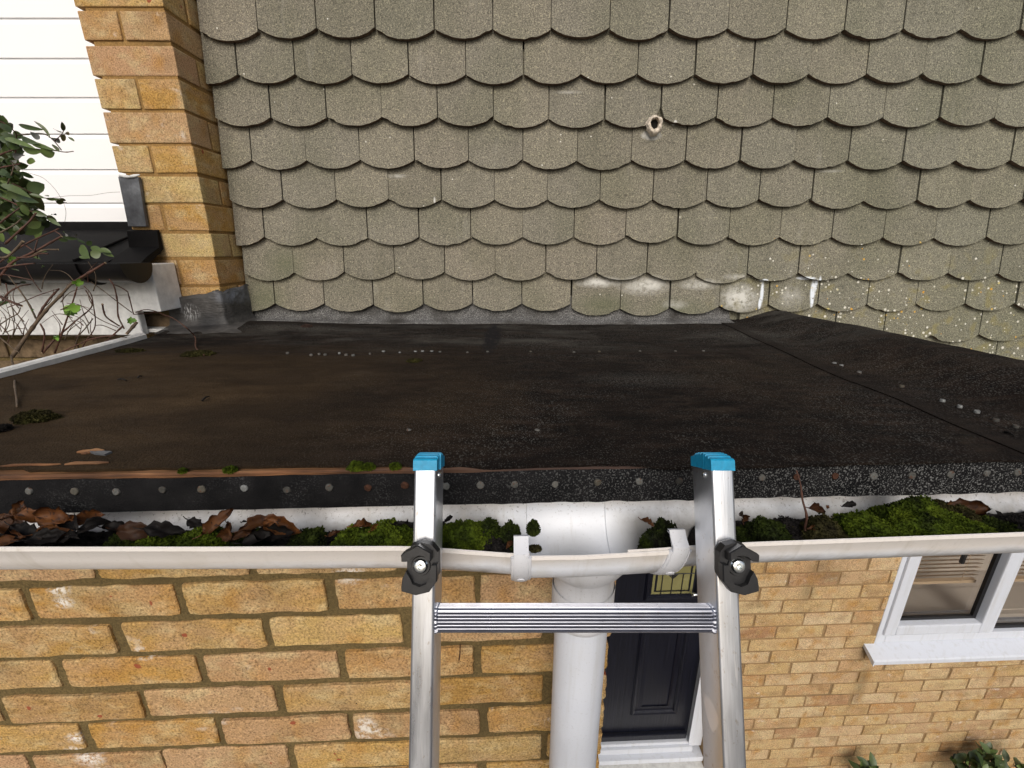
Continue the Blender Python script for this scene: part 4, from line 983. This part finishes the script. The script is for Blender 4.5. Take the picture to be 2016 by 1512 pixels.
gm(1512, 1019, 95, 'mossd', 48, 'dark rounded moss clod second from the right ladder rail', .405, tufts=900)
gm(1548, 1022, 80, 'soil', 49, 'black earthy clod left of the upright twig', .41, tufts=500)
gm(1612, 1018, 110, 'mossb', 50, 'brown green moss clod around the foot of the upright twig', .40, tufts=1200)
gm(1690, 1008, 150, 'moss', 51, 'green moss mound below the red brown leaf', .405, tufts=2200, ts=.0019)
gm(1795, 985, 190, 'moss', 52, 'largest bright green moss mound in the right run', .412, tufts=3600, ts=.0019, ry=.034)
gm(1885, 1012, 150, 'moss', 53, 'bright green moss mound right of the largest one', .402, tufts=2400, ts=.0019)
gm(1858, 983, 72, 'mossb', 54, 'dark brown moss ball behind the bright mounds', .432, tufts=1100, ts=.0018)
gm(1945, 1020, 110, 'mossd', 55, 'dark green moss at the right end beside the brown leaf', .412, tufts=1200)
gm(2035, 1040, 90, 'soil', 56, 'black crumbs of mould at the right edge of the picture', .41, tufts=300)
clump('moss', 'small dark moss tuft growing on the joint of the white outlet', 'moss', GM, PG(1050, 1048, .405), .006, .004, .014, 43, 'mossd', 260, .0016)
clump('moss', 'tiny yellow moss at the foot of the outlet joint', 'moss', GM, PG(1054, 1083, .385), .006, .004, .005, 57, 'mossb', 160, .0014)
GT = 'moss tufts on the bare timber edge'
for k, (x, y, r_, lb) in enumerate(((702, 922, .0085, 'green moss tuft on the bare timber, left one of the close pair'), (727, 924, .006, 'green moss tuft on the bare timber, right one of the close pair'), (779, 926, .006, 'low moss tuft on the timber just left of the ladder rail'), (455, 930, .006, 'small lone moss tuft on the timber edge at left'), (357, 918, .0035, 'tiny moss speck on the torn felt lip'))):
    c = PG(x, y, .443); c.z = -.2385; clump('moss', lb, 'moss', GT, c, r_, r_*.7, r_*.8, 60+k, 'moss', 320, .0016)
for k, (x, y, rx, ry, rz, m, lb) in enumerate(((72, 822, .026, .016, .010, 'mossb', 'olive moss clump lying on the brown silt at the far left of the roof'), (390, 697, .034, .022, .007, 'mossb', 'flat brown moss clump under the thin twig near the pier'), (815, 708, .016, .012, .004, 'mossb', 'faint moss scrap on the felt below the nailed lap'), (605, 645, .014, .008, .006, 'wood', 'small rusty orange crumb on the felt by the house wall'), (255, 690, .03, .012, .006, 'mossb', 'brown crumbs of moss along the white verge trim'), (4, 845, .008, .008, .008, 'soil', 'black lump on the roof at the left edge of the picture'))):
    c = PZ(x, y, -.2325); c.z = roofz(c.x, c.y); clump('moss' if m != 'wood' else 'rust_crumb', lb, 'moss' if m != 'wood' else 'debris', 'moss clumps on the felt roof' if m != 'wood' else None, c, rx, ry, rz, 80+k, m, 900 if rx > .02 else 300, .0022)

def dead_leaf(c, L, w_, yaw, pitch, roll, curl, seed, m='dead'):
    random.seed(seed); bm = BM(); nu, nv = 12, 7; rr = []
    for i in range(nu+1):
        u = i/nu; hw = w_*math.sin(math.pi*u**.85)**.8*(1+.16*math.sin(u*23+seed)+.2*mnoise.noise(Vector((u*9, seed, 0)))); row = []
        for j in range(nv):
            v = -1+2*j/(nv-1)
            zz = abs(v)**1.5*hw*curl+L*.18*math.sin(u*3.0+seed)+.16*L*mnoise.noise(Vector((u*3, v*1.5, seed)))+.07*L*mnoise.noise(Vector((u*9, v*4, seed)))
            row.append(Vector(((u-.5)*L, v*hw*(1-.25*abs(curl)*abs(v)), zz)))
        rr.append(row)
    rows_ = sweep(bm, rr)
    a = Vector(rr[0][nv//2]); tube(bm, [a, a+Vector((-L*.12, 0, .001)), a+Vector((-L*.25, L*.03, .002))], [.0007, .0005, .0004], 5)
    ext = bmesh.ops.solidify(bm, geom=[f for f in bm.faces if len(f.verts) == 4][:nu*(nv-1)], thickness=.0004)
    bmesh.ops.rotate(bm, verts=bm.verts, cent=(0, 0, 0), matrix=Matrix.Rotation(yaw, 3, 'Z') @ Matrix.Rotation(pitch, 3, 'Y') @ Matrix.Rotation(roll, 3, 'X'))
    o = obj('dead_leaf', bm, M[m], None, True); o.location = c; return o
GL = 'dead leaves caught in the gutter'
dl = [ # px, py, Y, length, yaw, pitch, roll, curl, mat, label
 (36,1006,.415,.022,1.9,-.5,.4,.6,'dead','upright curled tan leaf tip at the top of the left heap'),
 (38,1022,.412,.026,.6,.2,.3,.9,'dead','orange brown leaf below the upright tip in the left heap'),
 (70,1022,.41,.032,.2,.2,.5,.7,'dead','reddish folded leaf at the back of the left heap'),
 (108,1022,.41,.042,-.15,.1,.7,.5,'dead','long brown leaf lying across the back of the left heap'),
 (112,1040,.40,.040,.35,-.1,.8,.3,'dead','flat brown leaf in the middle of the left heap'),
 (168,1022,.41,.034,.5,.2,.6,.6,'dead','brown leaf at the right end of the left heap'),
 (150,1034,.40,.034,-.5,.2,.5,.8,'deaddark','wet black curled leaf right of the heap middle'),
 (186,1040,.40,.030,1.1,.1,.6,.8,'deaddark','blackened leaf at the right foot of the left heap'),
 (20,1040,.405,.040,.1,.1,.4,.5,'dead','brown leaf at the left edge of the picture'),
 (52,1048,.395,.036,-.3,.1,.5,.6,'deaddark','dark leaf low in the front of the left heap'),
 (88,1056,.390,.034,.4,.0,.5,.5,'deaddark','dark flat leaf pressed in the front of the heap'),
 (15,1062,.388,.034,.2,.0,.6,.5,'dead','dull brown leaf at the front lip far left'),
 (140,1060,.388,.030,-.2,.0,.5,.6,'deaddark','small black leaf at the front lip below the heap'),
 (228,1044,.405,.026,.3,.5,.5,.9,'deaddark','small dark leaf tilted up between heap and moss'),
 (275,1046,.405,.040,.0,.1,.9,.5,'dead','purple brown rounded leaf left of the pointed leaf'),
 (325,1044,.405,.036,.15,.1,.7,.7,'deaddark','dark ridged leaf behind the low moss strip'),
 (383,1030,.425,.024,-.4,.1,.4,.4,'deaddark','tattered grey black scrap on the white plastic'),
 (428,1026,.41,.036,.75,-.4,.6,.7,'dead','pointed brown leaf standing above the round cushion'),
 (452,1048,.405,.036,-.7,.2,.8,.6,'dead','brown leaf folded down beside the round cushion'),
 (478,1052,.40,.026,1.2,.2,.8,.7,'dead','small dark brown leaf in the middle of the left run'),
 (482,1028,.43,.007,.9,.2,.4,.4,'deaddark','tiny leaf scrap stuck on the white back of the gutter'),
 (515,1030,.41,.034,.55,-.25,.6,.8,'dead','orange brown blade leaf above the curled pair'),
 (556,1036,.408,.044,-.35,.1,.8,.9,'dead','large curled brown leaf at the right of the pair'),
 (540,1050,.40,.042,.15,.1,.8,.9,'deaddark','dark curled leaf under the large curled one'),
 (505,1060,.395,.032,.3,.0,.6,.7,'deaddark','black wet leaf low between the curled leaves'),
 (658,1052,.41,.014,.8,.3,.4,.6,'dead','small brown scrap at the left of the small cushion'),
 (675,1050,.412,.010,1.6,.2,.3,.5,'deaddark','tiny dark scrap behind the small cushion'),
 (715,1036,.418,.024,.6,.1,.4,.9,'dead','grey brown torn leaf rising behind the wide cushion'),
 (738,1038,.415,.014,1.1,-.2,.5,.7,'dead','small torn leaf point behind the wide cushion'),
 (785,1030,.42,.014,.5,.2,.3,.5,'deaddark','thin black scrap left of the left ladder rail'),
 (883,1022,.42,.012,.9,.2,.4,.8,'deaddark','black scrap peeping out behind the tall cushion'),
 (1002,1072,.39,.012,1.3,.2,.5,.6,'dead','pale torn scrap on the black lump by the clip'),
 (1275,1030,.415,.016,-.6,.2,.5,.9,'dead','curly dark scrap left of the lone moss clump'),
 (1458,1020,.415,.022,1.1,-.1,.6,1.0,'dead','dark curled leaf tip beside the right ladder rail'),
 (1610,1003,.425,.030,.1,.1,.7,.8,'dead','glossy red brown leaf on the white plastic above the mound'),
 (1630,997,.43,.010,.7,.1,.4,.6,'dead','small hooked end beside the red brown leaf'),
 (1905,1000,.43,.042,-.1,.0,.9,.4,'dead','long brown leaf behind the dark moss ball'),
 (1672,995,.432,.016,.2,.1,.5,.5,'deaddark','small dark leaf half buried behind the green mound'),
 (1598,1042,.395,.014,.4,.3,.6,.6,'dead','rust red scrap at the foot of the upright twig'),
 (2006,1040,.405,.014,.4,.1,.4,.6,'deaddark','black scrap at the right edge of the picture')]
for k, (x, y, Y, L, yaw, pi_, ro, cu, m, lb) in enumerate(dl):
    o = dead_leaf(PG(x, y, Y), L, L*.27, yaw, pi_, ro, cu, 100+k, m); tag(o, lb, 'dead leaf', GL)
# fallen twigs
def twig(name, pts, r0, r1, m, lb, grp=None):
    bm = BM(); pp = smoothpath(pts, 5); n = len(pp); tube(bm, pp, [(r0+(r1-r0)*i/(n-1))*(1.25 if i % 7 == 3 else 1) for i in range(n)], 7)
    o = obj(name, bm, M[m], None, True); tag(o, lb, 'twig', grp); return o
twig('twig', [PG(1588, 1062, .395), PG(1585, 1040, .40), PG(1588, 1015, .40), PG(1580, 985, .405), PG(1576, 955, .41), PG(1568, 926, .415)], .0016, .0007, 'bark', 'thin red brown twig standing upright in the right run of moss')
def on(x, y, h=.003): q = PZ(x, y, -.2325); return Vector((q.x, q.y, roofz(q.x, q.y)+h))
twig('twig', [P(318, 618, 1.22), P(340, 626, 1.19), P(365, 650, 1.10)+Vector((0, 0, .01)), on(385, 668, .012), on(386, 686, .006), on(402, 700)], .0012, .0016, 'bark', 'thin bent twig lying on the roof by the pier flashing')
twig('twig', [P(22, 700, .93), P(28, 735, .86), on(31, 765, .008), on(33, 785), on(34, 802)], .0018, .0013, 'barkg', 'short grey twig hanging over the white verge trim onto the silt')
for k, (a, b, lb) in enumerate((((233, 748), (249, 750), 'small dark splinter flat on the silt left of centre'), ((398, 788), (411, 780), 'short black chip on the brown silt'), ((272, 745), (279, 742), 'tiny black splinter beside the longer one'), ((1978, 850), (1998, 860), 'black twig fragment on the right of the roof'))):
    twig('chip', [on(*a), on((a[0]+b[0])/2, (a[1]+b[1])/2, .005), on(*b)], .0016, .001, 'soil', lb)
# loose nail stuck in the brickwork
bm = BM(); a = PG(906, 1268, .525); tube(bm, [a, a+Vector((.001, -.012, -.004)), a+Vector((-.001, -.013, -.018))], .0010, 6); obj('masonry_nail', bm, M['rust'], gar)

# ------------------------------------------------------------------ shrub at the left
shr = thing('shrub', (-1.45, 1.0, -H), 'straggly shrub with red brown stems and green leaves at the left beside the roof', 'shrub')
def c2(x, y): return (x/5.93, 440+y/5.93)
def c1(x, y): return (x/5.93, 200+y/5.93)
stems = [ # (points in photograph crop, depth start, depth end, r0, r1)
 ([(140,1560),(300,1330),(430,1150),(560,990),(700,850),(840,700),(960,640),(1060,565)], 1.02, 1.05, .0072, .0034),
 ([(430,1150),(470,1040),(560,900),(690,760)], 1.03, 1.07, .0045, .003),
 ([(840,700),(1000,600),(1230,460)], 1.04, 1.04, .0050, .0042),
 ([(640,1512),(720,1290),(800,1060),(860,880),(900,740)], 1.05, 1.05, .0034, .0022),
 ([(420,1110),(330,930),(230,780),(90,600)], 1.04, 1.06, .0034, .002),
 ([(470,1170),(520,1290),(490,1500)], 1.03, 1.03, .003, .003),
 ([(700,1300),(880,1140),(1040,1010),(1075,920),(1000,780)], 1.07, 1.07, .0028, .002),
 ([(930,1512),(1000,1380),(1110,1200),(1090,950),(1060,820),(980,730)], 1.09, 1.08, .0024, .0015),
 ([(860,1512),(910,1330),(1000,1220),(1085,1110)], 1.09, 1.09, .0026, .002),
 ([(1450,1230),(1380,1080),(1370,900),(1330,730),(1275,650)], 1.12, 1.11, .003, .0026),
 ([(1560,1060),(1500,830),(1480,790),(1400,740),(1320,710)], 1.14, 1.11, .0024, .0018),
 ([(1400,1200),(1250,1100),(1210,1020),(1195,940)], 1.12, 1.10, .003, .0032),
 ([(1600,1150),(1480,1290)], 1.12, 1.10, .0064, .0055),
 ([(1430,1200),(1280,1340),(1180,1420)], 1.10, 1.08, .0034, .003),
 ([(1350,1250),(1200,1190),(1110,1190)], 1.11, 1.10, .0018, .0014),
 ([(1380,1215),(1150,1110),(950,960),(780,930)], 1.11, 1.08, .0018, .0012),
 ([(1540,1040),(1380,920),(1200,780),(1060,680)], 1.13, 1.09, .002, .0014),
 ([(1580,1040),(1700,1005),(1830,1030),(1960,1090)], 1.13, 1.20, .0018, .0016),
 ([(1560,1060),(1720,1050),(1880,1030)], 1.13, 1.20, .002, .0015),
 ([(1360,1300),(1100,1340),(940,1400),(720,1500)], 1.08, 1.05, .0026, .0022),
 ([(1480,1330),(1250,1320),(900,1310),(650,1330)], 1.10, 1.06, .0016, .0012),
 ([(640,1350),(560,1440),(500,1512)], 1.05, 1.04, .004, .004),
 ([(0,620),(150,450),(380,340),(560,240),(720,150)], 1.00, 1.04, .0044, .0036),
 ([(-10,460),(200,300),(400,190),(690,60)], 1.02, 1.06, .003, .0026),
 ([(0,110),(160,20),(260,-60)], 1.0, 1.02, .003, .002),
 ([(60,240),(200,110),(340,-20),(420,-120)], 1.0, 1.03, .0036, .003),
 ([(200,400),(350,390),(480,350),(560,355)], 1.01, 1.02, .0030, .0024),
 ([(0,530),(120,500),(260,480),(410,465)], 1.0, 1.02, .0034, .0026),
 ([(380,370),(520,310),(680,305)], 1.02, 1.03, .0030, .0030),
 ([(20,590),(180,620),(370,660)], 1.0, 1.01, .0022, .0018),
 ([(0,850),(120,910),(260,965)], 1.0, 1.01, .0050, .0040),
 ([(30,900),(110,800),(240,730),(360,710)], 1.02, 1.05, .0034, .0022),
 ([(0,1180),(120,1100),(210,1050),(240,980)], 1.0, 1.01, .0022, .0016),
 ([(90,980),(300,900),(470,830),(690,760)], 1.04, 1.06, .0018, .0014),
 ([(0,960),(90,860),(70,700)], 1.05, 1.06, .002, .002),
 ([(260,1290),(210,1190),(190,1190)], 1.03, 1.03, .0018, .001),
 ([(0,1330),(130,1440),(230,1512)], 1.0, 1.0, .0026, .002),
 ([(280,240),(400,330),(440,400)], 1.02, 1.02, .0022, .0018),
 ([(440,190),(410,290),(400,330)], 1.02, 1.02, .0018, .002),
 ([(630,80),(720,140)], 1.04, 1.04, .0018, .0018),
 ([(-20,400),(100,380),(270,210)], 1.0, 1.01, .004, .0042),
 ([(0,1180),(100,1300),(90,1400)], 1.03, 1.03, .0018, .0014),
]
up_st = [ # upper crop, carrying the leaves
 ([(-40,640),(80,590),(250,540),(460,560),(640,570),(760,590),(860,580)], 1.06, 1.08, .0032, .0014),
 ([(180,620),(190,400),(160,340),(60,260),(-20,220)], 1.06, 1.04, .0022, .0014),
 ([(190,390),(300,385),(460,370),(560,400),(640,470),(720,570)], 1.06, 1.08, .0022, .0016),
 ([(560,390),(520,340),(400,230)], 1.07, 1.08, .0014, .0010),
 ([(640,460),(720,380),(760,300)], 1.07, 1.08, .0016, .0010),
 ([(-40,780),(120,750),(240,725)], 1.05, 1.06, .003, .002),
 ([(90,960),(130,860),(160,740),(120,690)], 1.05, 1.05, .0022, .0016),
 ([(130,950),(300,1030),(430,1110),(560,1130),(700,1170),(780,1180)], 1.06, 1.08, .002, .0012),
 ([(-40,1100),(150,1180),(330,1270),(480,1310),(600,1360),(660,1430)], 1.05, 1.07, .003, .0016),
 ([(0,1420),(110,1330),(230,1240),(330,1150)], 1.04, 1.06, .0034, .002),
]
segs = []
for tr, lst in ((c2, stems), (c1, up_st)):
    for pts, d0, d1, r0, r1 in lst:
        n = len(pts); pp = []
        for i, (x, y) in enumerate(pts):
            px, py = tr(x, y); pp.append(P(px, py, d0+(d1-d0)*i/(n-1)+random.uniform(-.006, .006)))
        segs.append((pp, r0, r1))
base = Vector((-1.45, 1.0, -H))
for k, (pp, r0, r1) in enumerate(segs):
    bm = BM(); q = smoothpath(pp, 5); n = len(q)
    tube(bm, q, [(r0+(r1-r0)*i/(n-1))*.60*(1.3 if (i+k) % 6 == 2 else 1) for i in range(n)], 7)
    br = obj('branch', bm, M['bark' if k % 4 else 'barkg'], shr, True)
    if r1 > .0029 and k not in (0, 1) and k < len(stems):
        bm = BM(); d = (q[-1]-q[-2]).normalized(); cyl(bm, q[-1], d, r1*.60, .0006, 9); obj('cut_end', bm, M['cut'], br)
random.seed(41)
for k in range(34):      # fine dead twigs tangled in front of the fascia
    x, y = random.uniform(-20, 1300), random.uniform(620, 1400); a = random.uniform(-2.6, -.5); L = random.uniform(160, 420); cv = random.uniform(-.9, .9); dd = random.uniform(1.03, 1.12)
    pts = [P(*c2(x+L*t*math.cos(a+cv*t), y+L*t*math.sin(a+cv*t)), dd) for t in (0, .3, .6, 1)]
    if c2(x+L*math.cos(a+cv), 0)[0] > 250: continue
    bm = BM(); q = smoothpath(pts, 4); tube(bm, q, [.0013-.0008*i/(len(q)-1) for i in range(len(q))], 5); obj('branch', bm, M['barkg' if k % 3 else 'bark'], shr, True)
bm = BM()
for x, y in ((-1.18, 1.0), (-1.25, 1.05), (-1.12, 1.08)):      # main stems rising from the ground beside the garage
    tube(bm, smoothpath([(-1.40+random.uniform(-.1, .1), 1.0, -H-.02), (-1.3, .98, -1.9), (-1.33, 1.04, -1.1), (x-.02, y, -.45), (x+.02, y+.02, -.30)], 6), .009, 8)
obj('trunk', bm, M['bark'], shr, True)
def leafmesh(bm, p, d, nrm, L, w_, fold=.25, n=6):
    d = d.normalized(); s = d.cross(nrm).normalized(); nn = s.cross(d)
    mid = []; lf = []; rt = []
    for i in range(n+1):
        u = i/n; hw = w_*(math.sin(math.pi*min(1, u**.9))**.75) if 0 < u < 1 else 0; b = -L*.15*u*u
        c = p+d*(L*u)+nn*b; mid.append(bm.verts.new(c))
        lf.append(bm.verts.new(c+s*hw+nn*hw*fold) if 0 < u < 1 else None); rt.append(bm.verts.new(c-s*hw+nn*hw*fold) if 0 < u < 1 else None)
    for i in range(n):
        for sd_ in (lf, rt):
            a, b, c3, d3 = mid[i], mid[i+1], sd_[i+1], sd_[i]; vs = [v for v in (a, b, c3, d3) if v is not None]
            if len(vs) > 2: bm.faces.new(vs)
bm = BM(); random.seed(77)
def rdir(): return Vector((random.gauss(0, 1), random.gauss(0, .8), random.gauss(0, .8))).normalized()
# measured large leaves: base, tip in the upper crop
for a, b, wd in (((410,230),(590,350),28), ((215,270),(430,335),30), ((350,350),(540,500),34), ((620,310),(700,390),22), ((745,345),(740,265),24), ((690,430),(560,460),52), ((700,400),(790,450),40), ((800,410),(860,445),8), ((760,370),(840,375),16),
                 ((0,375),(190,430),40), ((40,430),(320,480),36), ((230,500),(340,520),36), ((320,470),(570,530),26), ((380,510),(640,570),22), ((270,560),(460,590),42), ((470,600),(620,600),60), ((140,600),(330,700),56), ((310,690),(390,690),46), ((620,500),(690,550),30),
                 ((0,250),(120,350),52), ((-60,240),(60,300),60), ((0,620),(110,650),34), ((110,690),(260,715),20), ((140,760),(220,830),40), ((0,810),(90,850),46), ((230,820),(400,895),30), ((60,850),(150,880),34), ((0,960),(270,1040),50), ((320,1040),(520,960),74), ((330,1040),(560,1290),66), ((80,1110),(310,1040),60), ((0,890),(60,930),40),
                 ((160,1110),(330,1130),50), ((100,1140),(210,1340),60), ((0,1160),(190,1330),50), ((340,1080),(520,1120),24), ((510,1090),(565,1110),16), ((530,1130),(640,1160),20), ((650,1160),(760,1190),34), ((690,1130),(790,1165),14), ((240,1240),(380,1300),40), ((370,1290),(540,1330),34), ((540,1330),(660,1400),40), ((600,1310),(660,1350),24), ((330,1350),(520,1440),40), ((480,1400),(300,1490),50), ((130,1350),(250,1430),50), ((60,1250),(170,1380),60), ((-40,1240),(60,1330),50), ((-60,480),(60,560),60), ((-40,560),(30,420),40), ((-60,1000),(40,1090),60), ((250,420),(330,470),36), ((60,480),(150,540),46), ((0,400),(60,480),30), ((560,1360),(690,1440),26),
                 ((180,1170),(370,1270),40), ((230,1120),(330,1220),46), ((0,1060),(100,1140),46), ((260,1280),(460,1370),32), ((20,1380),(140,1480),56), ((180,1330),(90,1450),46), ((130,1180),(30,1260),46), ((250,1200),(330,1330),40), ((0,700),(80,760),30), ((380,1370),(470,1470),34)):
    pa = P(*c1(*a), 1.06+random.uniform(-.03, .03)); pb = P(*c1(*b), 1.06+random.uniform(-.05, .05)); d = pb-pa; L = d.length
    nrm = (-ray(*c1(*a)).normalized()+rdir()*.38).normalized(); leafmesh(bm, pa, d, nrm, L, max(.0035, wd/5.93/F*1.03*.85), random.uniform(-.1, .5))
for a, b, wd in (((290,130),(530,40),50), ((735,100),(810,135),30), ((680,190),(800,200),26), ((730,150),(890,190),30), ((880,140),(900,130),12), ((940,250),(1000,390),66), ((1060,380),(1170,340),60), ((1010,250),(1075,210),34), ((1060,270),(1180,320),44), ((1150,300),(1290,330),42), ((1200,330),(1300,370),34), ((920,390),(1000,395),14), ((900,190),(1000,230),22), ((0,280),(110,350),34), ((90,460),(180,450),44), ((120,390),(200,410),24), ((130,530),(215,520),20), ((370,370),(450,400),16), ((440,310),(520,330),18), ((230,680),(320,690),14)):
    pa = P(*c2(*a), 1.04+random.uniform(-.02, .02)); pb = P(*c2(*b), 1.04+random.uniform(-.03, .03)); d = pb-pa
    nrm = (-ray(*c2(*a)).normalized()+rdir()*.45).normalized(); leafmesh(bm, pa, d, nrm, d.length, max(.0035, wd/5.93/F*1.0*.8), random.uniform(-.1, .4))
for k in range(300):      # the thick of the bush
    x, y = random.uniform(-90, 470), random.uniform(900, 1500)
    if x > 300 and y < 1200 or x > 380 and y < 1330: continue
    pa = P(*c1(x, y), 1.08+random.uniform(0, .10)); a = random.uniform(0, 6.28); d = Vector((math.cos(a), random.gauss(0, .4), math.sin(a)*.8))
    leafmesh(bm, pa, d, (-ray(*c1(x, y)).normalized()+rdir()*.6).normalized(), random.uniform(.022, .042), random.uniform(.006, .012), .3)
for k in range(110):
    x, y = random.uniform(-90, 170), random.uniform(250, 900)
    pa = P(*c1(x, y), 1.08+random.uniform(0, .10)); a = random.uniform(0, 6.28); d = Vector((math.cos(a), random.gauss(0, .4), math.sin(a)*.8))
    leafmesh(bm, pa, d, (-ray(*c1(x, y)).normalized()+rdir()*.6).normalized(), random.uniform(.018, .034), random.uniform(.005, .010), .3)
for k in range(70):       # the bush goes on outside the frame and low beside the garage
    p = Vector((random.uniform(-1.75, -1.33), random.uniform(1.0, 1.18), random.uniform(-.3, .36))); 
    leafmesh(bm, p, rdir(), (Vector((.5, -.8, .3))+rdir()*.6).normalized(), random.uniform(.03, .05), random.uniform(.008, .012))
obj('foliage', bm, M['leaf'], shr, True)
bm = BM()
for cx, cy, R_, nlf in ((900,690,62,7), (820,1010,110,9), (660,1330,50,5), (1530,1130,60,8), (120,400,50,4), (380,1010,22,4), (150,470,40,3), (500,500,20,3)):
    for k in range(nlf):
        a = 2*math.pi*k/nlf+random.uniform(-.3, .3); pa = P(*c2(cx, cy), 1.035); pb = P(*c2(cx+R_*math.cos(a), cy+R_*.75*math.sin(a)), 1.035+random.uniform(-.012, .012)); d = pb-pa
        leafmesh(bm, pa, d, (-ray(*c2(cx, cy)).normalized()+rdir()*.3).normalized(), d.length, d.length*.26, .3)
obj('young_leaves', bm, M['leafy'], shr, True)
bm = BM()      # two thin loose wires of dead tendril over the white boards
tube(bm, smoothpath([P(*c1(330, 830), 1.2), P(*c1(500, 890), 1.2), P(*c1(640, 1020), 1.2), P(*c1(740, 1180), 1.2), P(*c1(770, 1300), 1.2), P(*c1(750, 1440), 1.2)], 5), .0004, 5)
tube(bm, smoothpath([P(*c1(600, 1125), 1.2), P(*c1(800, 1100), 1.22), P(*c1(1050, 1095), 1.25), P(*c1(1250, 1065), 1.28), P(*c1(1400, 1055), 1.3)], 5), .0004, 5)
obj('tendril', bm, M['barkg'], shr, True)
bm = BM(); random.seed(15)
for k in range(260):
    p = Vector((random.uniform(-1.7, -1.05), random.uniform(.75, 1.2), random.uniform(-1.0, -.42))); leafmesh(bm, p, rdir(), (Vector((.2, -.5, .8))+rdir()*.6).normalized(), random.uniform(.03, .05), random.uniform(.008, .013))
obj('lower_foliage', bm, M['leaf'], shr, True)

# ------------------------------------------------------------------ plants at the foot of the house wall
def ground_plant(x, y, zt, n, spread, label, seed):
    random.seed(seed); t = thing('garden_plant', (x, y, -H), label, 'plant', 'plants at the foot of the house wall')
    bm = BM(); bs = BM()
    for k in range(n):
        a = random.uniform(0, 6.28); r = spread*random.random()**.6; tip = Vector((x+r*math.cos(a), y+r*.7*math.sin(a), zt-random.uniform(0, .10)-r*.25))
        tube(bs, [Vector((x+r*.3*math.cos(a), y+r*.2*math.sin(a), -H)), (tip+Vector((x, y, -H)))/2, tip], .002, 5)
        for q in range(5):
            L = random.uniform(.04, .075); leafmesh(bm, tip+rdir()*.012, (rdir()+Vector((0, 0, .25))), (Vector((0, -.5, .9))+rdir()*.5).normalized(), L, L*.24)
    obj('leaves', bm, M['leaf'], t, True); obj('stems', bs, M['bark'], t, True)
q = P(1722, 1503, 1.44); ground_plant(q.x, 1.44, q.z-.045, 9, .06, 'small leafy plant at the wall foot, left of the larger one', 1)
q = P(1965, 1492, 1.42); ground_plant(q.x+.05, 1.42, q.z-.05, 34, .20, 'larger leafy plant at the wall foot below the window', 2)
bm = BM(); box(bm, 1.06, 3.4, .9, 1.56, -H-.02, -H+.03); o = obj('soil_bed', bm, M['earth']); tag(o, kind='structure')

# ------------------------------------------------------------------ lift everything so that the ground is at zero
for o in list(bpy.data.objects):
    if o.parent is None and o.type in ('MESH', 'EMPTY'): o.location.z += H
